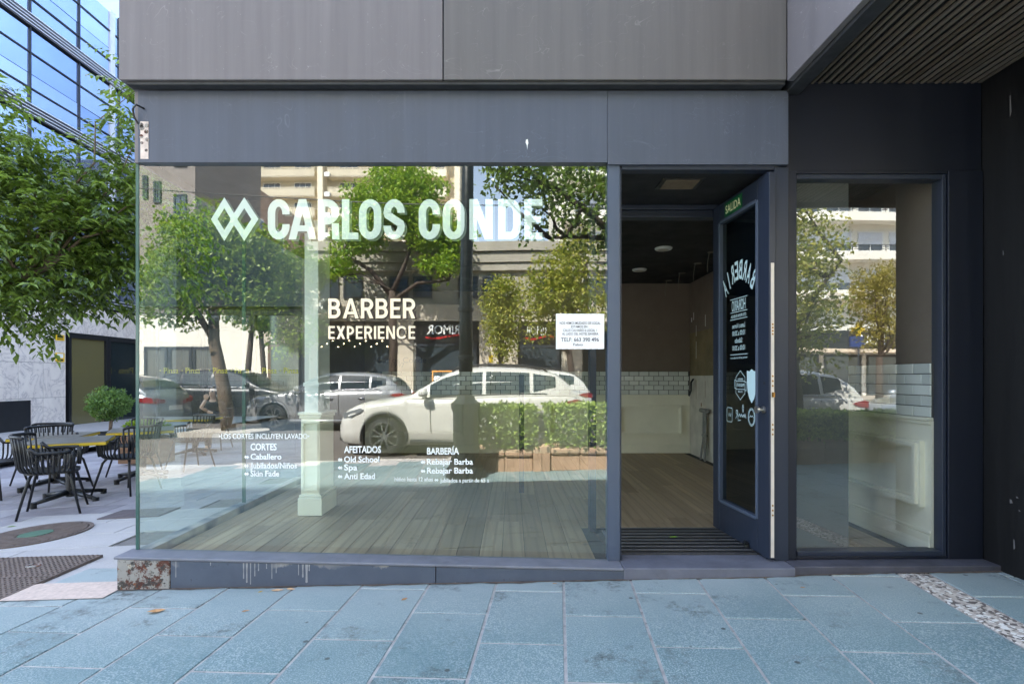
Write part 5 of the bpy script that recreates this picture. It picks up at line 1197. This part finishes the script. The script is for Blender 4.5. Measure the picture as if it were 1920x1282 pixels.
tree('street_tree', 'near street tree whose dark branches hang over the white cars', (2.3,-5.45,0),
     [([(2.3,-5.45,-.05),(2.3,-5.45,1.6),(2.2,-5.4,3.1),(2.0,-5.4,3.6)],[.15,.13,.11,.09]), ([(2.15,-5.4,3.2),(1.2,-5.3,4.0),(.3,-5.2,4.6)],[.08,.05,.025]), ([(2.0,-5.4,3.5),(1.2,-5.2,3.55),(.6,-5.1,3.5)],[.05,.035,.02])],
     [((1.3,-5.2,4.4),(1.0,.9,.55)), ((.35,-5.1,4.45),(.75,.7,.45)), ((1.7,-5.2,3.6),(.55,.7,.6)), ((.6,-5.1,3.8),(.6,.6,.35)), ((2.5,-5.4,4.8),(1.2,1,.8)), ((-.25,-5.1,4.5),(.35,.5,.35))], 4400, .12, LEAF_DARK, BARKD, TG, .30, 10, .035)
tree('street_tree', 'near street tree with loose yellow green crown opposite the side window', (4.7,-5.4,0),
     [([(4.7,-5.4,-.05),(4.7,-5.4,1.0),(4.6,-5.4,1.9)],[.14,.12,.10]), ([(4.6,-5.4,1.85),(5.0,-5.4,2.6),(5.4,-5.3,3.2)],[.06,.045,.02])],
     [((4.75,-5.4,3.2),(.75,.7,.9)), ((4.7,-5.4,2.1),(.65,.6,.5)), ((5.15,-5.4,2.4),(.45,.5,.4)), ((4.5,-5.4,4.2),(.6,.6,.5)), ((4.9,-5.4,1.6),(.4,.5,.35))], 5200, .085, LEAF_YEL, BARKD, TG, .25, 12, .03)
tree('street_tree', 'rounded olive gold street tree in front of the white balconied building', (15.7,-19.4,0),
     [([(15.7,-19.4,-.1),(15.7,-19.4,2.2)],[.16,.13])],
     [((15.7,-19.4,4.9),(1.3,1.2,1.2)), ((15.9,-19.4,3.4),(1.1,1.1,.9)), ((16.2,-19.4,5.6),(.8,.9,.7))], 6000, .13, LEAF_OLIVE, BARKD, TG, .3, 16, .05)

# ------------------------------------------------------------------ buildings across the street
DW = NT('far_window_glass').done(S(58,68,76), .06, 0, 1.0)
def shopfront(parent, x0, x1, z0, z1, y, fm_, glow=None):
    f = MB(); f.bx(x0,x0+.12,y-.1,y+.03,z0,z1); f.bx(x1-.12,x1,y-.1,y+.03,z0,z1); f.bx(x0+.12,x1-.12,y-.1,y+.03,z1-.14,z1); fo = f.build('shop_front', fm_, parent)
    MB().bx(x0+.12,x1-.12,y-.02,y+.004,z0,z1-.14).build('pane', DW, fo); return fo
def window(parent, x0, x1, z0, z1, y, fm_, gm_=None, mull=1, dep=.02):
    f = MB(); t_ = .07
    for a in ((x0,x0+t_),(x1-t_,x1)): f.bx(a[0],a[1],y,y+dep+.03,z0,z1)
    for a in ((z0,z0+t_),(z1-t_,z1)): f.bx(x0+t_,x1-t_,y,y+dep+.03,a[0],a[1])
    for k in range(1, mull+1): xm = x0+(x1-x0)*k/(mull+1); f.bx(xm-.025,xm+.025,y,y+dep+.02,z0+t_,z1-t_)
    fo = f.build('window', fm_, parent); MB().quad((x0+t_,y+dep,z0+t_),(x1-t_,y+dep,z0+t_),(x1-t_,y+dep,z1-t_),(x0+t_,y+dep,z1-t_)).build('pane', gm_ or DW, fo); return fo
def street_text(body, x_, z_, width, cap, y, m_, parent, bold=.02): return print_text(body, lambda a, c: (x_-a, y, z_+c), width, cap, m_, parent, 'sign_lettering', bold, 'C')
# grey concrete shop block
CONC = mat('concrete', S(168,162,150), .85, .12, 1.2, .2, 30, stretch=(1,1,.3), dirt=.4); CONCW = mat('pale_concrete', S(196,186,170), .8, .08, 2, dirt=.2); BLK = mat('black_fascia', S(26,26,28), .4, .1, 3)
b3 = thing('shop_block', 'low grey concrete block with a stepped cornice and black shop signs', 'building', (-2,-22,-.1))
YB = -18.7
MB().bx(-8.3,4.7,-32,YB-.12,3.55,6.86).build('upper_wall', CONC, b3); MB().bx(-8.3,4.7,-32,YB-.62,-.1,3.54).build('inner_wall', BLK, b3)
for z0, z1, o_ in ((6.5,6.88,.22),(6.05,6.46,.12),(5.72,6.02,.05)): MB().bx(-8.4,4.75,YB-.118,YB+o_,z0,z1).build('cornice', CONC, b3)
MB().bx(-8.35,4.72,YB-.118,YB+.08,3.62,4.3).build('string_course', CONCW, b3)
for i in range(6): window(b3, -8.0+1.0*i+.9*(i//2), -7.2+1.0*i+.9*(i//2), 4.6, 5.5, YB-.11, ALUD)
window(b3, 1.0, 2.6, 4.6, 5.4, YB-.11, ALUD, None, 2); window(b3, 3.0, 4.4, 4.6, 5.4, YB-.11, ALUD, None, 2)
ac = MB().bx(-7.9,-7.1,YB+.081,YB+.42,3.95,4.5).build('air_conditioner', WHITE, b3); MB().lathe([(0,0),(.2,0),(.2,.01),(0,.01)], (-7.5,YB+.421,4.22), 16, 'y').build('fan_grille', ALUD, ac)
for x0, x1 in ((-8.3,-8.05),(-4.75,-4.05),(-1.35,.25),(2.1,2.9),(4.3,4.7)): MB().bx(x0,x1,YB-.6,YB+.05,-.1,3.60).build('pilaster', CONCW, b3)
LAMPG = emit('warm_shop_lamp', (1,.75,.42), 7); TUBE = emit('cold_shop_tube', (.85,.93,1), 9); WARMW = mat('warm_shop_wall', S(150,110,76), .8); REDS = mat('red_stripe', S(190,28,32), .5)
fo = shopfront(b3, -8.04, -4.76, -.1, 3.0, YB-.05, BLK); MB().bx(-8.04,-4.76,YB-.1,YB-.0,3.02,3.59).build('sign_band', mat('taupe_fascia', S(122,112,102), .7), b3)
MB().bx(-8.0,-4.8,-19.31,-19.30,.2,2.9).build('shop_interior', WARMW, b3)
for i in range(14): MB().lathe([(0,0),(.022,.0),(.022,.03),(0,.04)], (-7.9+.23*i, YB-.02+.0, 2.55+.12*((i*7) % 3)), 8).build('spot_lamp', LAMPG, fo)
for x0, x1, nm in ((-4.04,-1.36,'RIMOR'),(.26,2.09,'RIMOR')):
    MB().bx(x0,x1,YB-.1,YB+.02,2.72,3.59).build('sign_band', BLK, b3); cx_ = (x0+x1)/2
    street_text(nm, cx_-.12, 3.08, (x1-x0)*.5, .36, YB+.03, VINYL, b3)
    q = MB(); pts = [(-.30,.02),(-.18,.045),(-.05,.02),(.1,-.03),(.22,-.045),(.32,-.01)]
    for qd in ribbon([(a*(x1-x0),b_*1.6) for a,b_ in pts], .07): q.quad(*[(cx_-a, YB+.031, 2.96+b_) for a,b_ in qd])
    q.build('sign_swoosh', REDS, b3)
    fo = shopfront(b3, x0+.1, x1-.1, -.1, 2.70, YB-.05, ALUD)
    for k in range(4): x = x0+.45+(x1-x0-.9)*k/3; MB().bx(x-.04,x+.04,-19.28,YB-.12,2.38,2.42).build('ceiling_tube', TUBE, fo)
    q = MB(); 
    for a in (( -.6,.6,1.52,1.57),(-.6,-.55,1.0,1.52),(.55,.6,1.0,1.52)): q.bx(cx_+a[0],cx_+a[1],YB-.05,YB-.02,a[2],a[3])
    q.build('display_frame', emit('orange_sign', (.8,.35,.08), .3), fo); MB().bx(cx_-.5,cx_+.5,YB-.049,YB-.03,1.2,1.32).build('display_strip', TUBE, fo)
MB().bx(-.95,-.78,YB+.051,YB+.06,1.9,2.2).build('yellow_notice', YEDGE, b3)
# apartment block far behind
APT = mat('cream_render', S(196,186,164), .85, .06, .4, dirt=.1); APTW = mat('white_balcony', S(222,212,190), .8, .05, .5)
b2 = thing('apartment_block', 'tall cream apartment block with stacked balconies rising behind the trees', 'building', (-21,-70,0))
YA = -66.7; k_ = .07
MB().bx(-34.8,-6.4,-82,YA-1.6,-.2,46).build('wall', APT, b2)
for x0, x1, w2 in ((-34.8,-25.5,1),(-24.6,-14.5,1),(-13.5,-8.2,1)):
    for f in range(10):
        z = 12.0+2.62*f
        bal = MB().bx(x0+.4,x1-.4,YA-1.59,YA,z,z+.95).build('balcony', APT if x0 < -14 else APTW, b2)
        MB().bx(x0+.4,x1-.4,YA-.02,YA+.05,z+1.02,z+1.10).build('handrail', APTW, bal); MB().bx(x0+.4,x1-.4,YA-1.58,YA-.05,z-.10,z-.005).build('slab', APTW, bal)
        for a in (.15, .6): window(b2, x0+(x1-x0)*a, x0+(x1-x0)*(a+.25), z+.1, z+2.25, YA-1.58, WHITE, None, 2)
for x in (-34.9,-25.1,-14.0,-7.2): MB().bx(x-.35,x+.35,YA-1.59,YA+.25,-.2,46).build('fin', APTW, b2)
for f in range(8): MB().bx(-25.0+.5,-25.0+1.2,YA+.051,YA+.4,14.4+2.62*f,15.0+2.62*f).build('air_conditioner', WHITE, b2)
# beige block on the left with a blind flank, and the fashion shop below
PINK = mat('weathered_pink_render', S(176,150,132), .9, .12, .7, dirt=.45, stretch=(1,1,.3)); BEI = mat('beige_render', S(138,130,124), .85, .08, .6, dirt=.2); FLANK = mat('dark_flank_render', S(124,116,110), .9, .14, 1.5, dirt=.4)
b1 = thing('beige_block', 'beige block with small square windows and a weathered blind flank, at the glass corner', 'building', (-18,-24,0))
MB().bx(-26,X(365,24),-27,-20.667,4.9,18).build('front_wing', BEI, b1)
MB().bx(-26,-16.5,-40,-27.02,-.1,13.6).build('rear_wing', PINK, b1); MB().bx(X(365,30),-16.48,-27.01,-26.67,-.1,13.5).build('flank_strip', FLANK, b1)
for px0, px1, py0, py1 in ((288,301,340,380),(325,349,364,405),(325,349,262,312),(268,277,330,372)): window(b1, X(px0,24), X(px1,24), Z(py1,24), Z(py0,24), -20.66, ALUD, None, 1)
for y in (-28.6,-31.5,-34.5): 
    fo = MB().bx(-16.49,-16.44,y-.6,y+.6,10.1,11.7).build('window', WHITE, b1); MB().bx(-16.439,-16.43,y-.52,y+.52,10.2,11.6).build('pane', DW, fo)
WREN = mat('white_render', S(226,222,212), .8, .05, .8, dirt=.08)
b5 = thing('fashion_shop', 'low white fashion shop with a dark glazed entrance beside the slim street tree', 'shop', (-13,-20,-.1))
MB().bx(-24,-8.45,-26.5,-19.3,-.1,4.0).build('wall', WREN, b5); MB().bx(-24,-8.45,-26.5,-19.25,4.01,4.85).build('parapet', FLANK, b5)
shopfront(b5, X(502,22.6), X(578,22.6), -.1, 2.75, -19.28, mat('brown_frame', S(92,62,46), .6)); MB().bx(X(495,22.6),X(582,22.6),-19.29,-19.2,2.76,3.5).build('entrance_fascia', CONCW, b5)
street_text('PARFOIS', X(538,22.6), 2.98, 1.25, .26, -19.19, mat('grey_letters', S(120,114,108), .6), b5, .0)
for i in range(3): x0 = X(270+46*i,22.6); shopfront(b5, x0, x0+1.0, .3, 2.6, -19.28, ALUD)
# white balconied building on the right
b4 = thing('white_apartments', 'white apartment building with long balconies and dark shop signs, opposite the side window', 'building', (16,-40,0))
YW = -34.6
MB().bx(3.5,32,-48,YW-1.2,-.1,20).build('wall', WREN, b4)
for f in range(5):
    z = 6.9+2.8*f
    bal = MB().bx(3.6,31.9,YW-1.19,YW,z,z+.62).build('balcony', WREN, b4)
    q = MB()
    for z_ in (.74,.88,1.02): q.bx(3.6,31.9,YW-.06,YW-.02,z+z_,z+z_+.04)
    for i in range(24): q.bx(3.8+1.2*i,3.86+1.2*i,YW-.055,YW-.025,z+.62,z+1.05)
    q.build('railing', ALUD, bal)
    for i in range(12): 
        x0 = 4.6+2.3*i; fo = window(b4, x0, x0+1.9, z+.15, z+2.3, YW-1.19, WHITE, None, 1); MB().bx(x0+.08,x0+1.82,YW-1.14,YW-1.12,z+1.3,z+2.22).build('shutter', ALU, fo)
for i in range(12): MB().bx(3.8+2.35*i,4.9+2.35*i,YW+.001,YW+.03,7.1,7.3).build('balcony_panel', CONCW, b4)
MB().bx(3.6,32,YW-1.19,YW-.3,3.4,4.7).build('sign_band', BLK, b4); MB().bx(20,32,YW-.29,YW+.9,3.1,3.35).build('awning', mat('cream_awning', S(206,190,170), .8), b4)
street_text('LOU', X(1648,37.6), 3.75, 1.7, .62, YW-.28, VINYL, b4)
for i in range(9): x0 = 5+3*i; shopfront(b4, x0, x0+2.6, -.1, 3.0, YW-1.15, BLK)
cr = thing('cross_sign', 'yellow cross sign on the shop corner in front of the white apartments', 'sign', (X(1613,36),-32.9,0))
cx_, cz_ = X(1611,36.2), Z(617,36.2)
q = MB(); q.prism([(cx_+a*.13,cz_+b_*.13) for a,b_ in ((-1,1),(-1,3),(1,3),(1,1),(3,1),(3,-1),(1,-1),(1,-3),(-1,-3),(-1,-1),(-3,-1),(-3,1))], -33.0, -32.85); q.build('cross', YEDGE, cr)
MB().bx(cx_-.55,cx_+.4,-32.98,-32.87,cz_-1.15,cz_-.45).build('blue_panel', mat('blue_sign', S(40,60,110), .5), cr); MB().tube([(cx_,-32.93,-.1),(cx_,-32.93,cz_-.4)], .05).build('post', ALUD, cr)
MB().bx(40,60,-60,-30,-.1,24).build('far_block', WREN) and None
fb = bpy.data.objects['far_block']; tag(fb, 'plain pale block closing the far right end of the street', 'building')
# overhead cable
q = MB(); q.tube([(-9+18*i/14, -8.0, 5.4-.45*math.sin(math.pi*i/14)) for i in range(15)], .012, 5); tag(q.build('overhead_cable', BLACKP, None), 'thin dark cable slung over the street in front of the trees', 'cable')
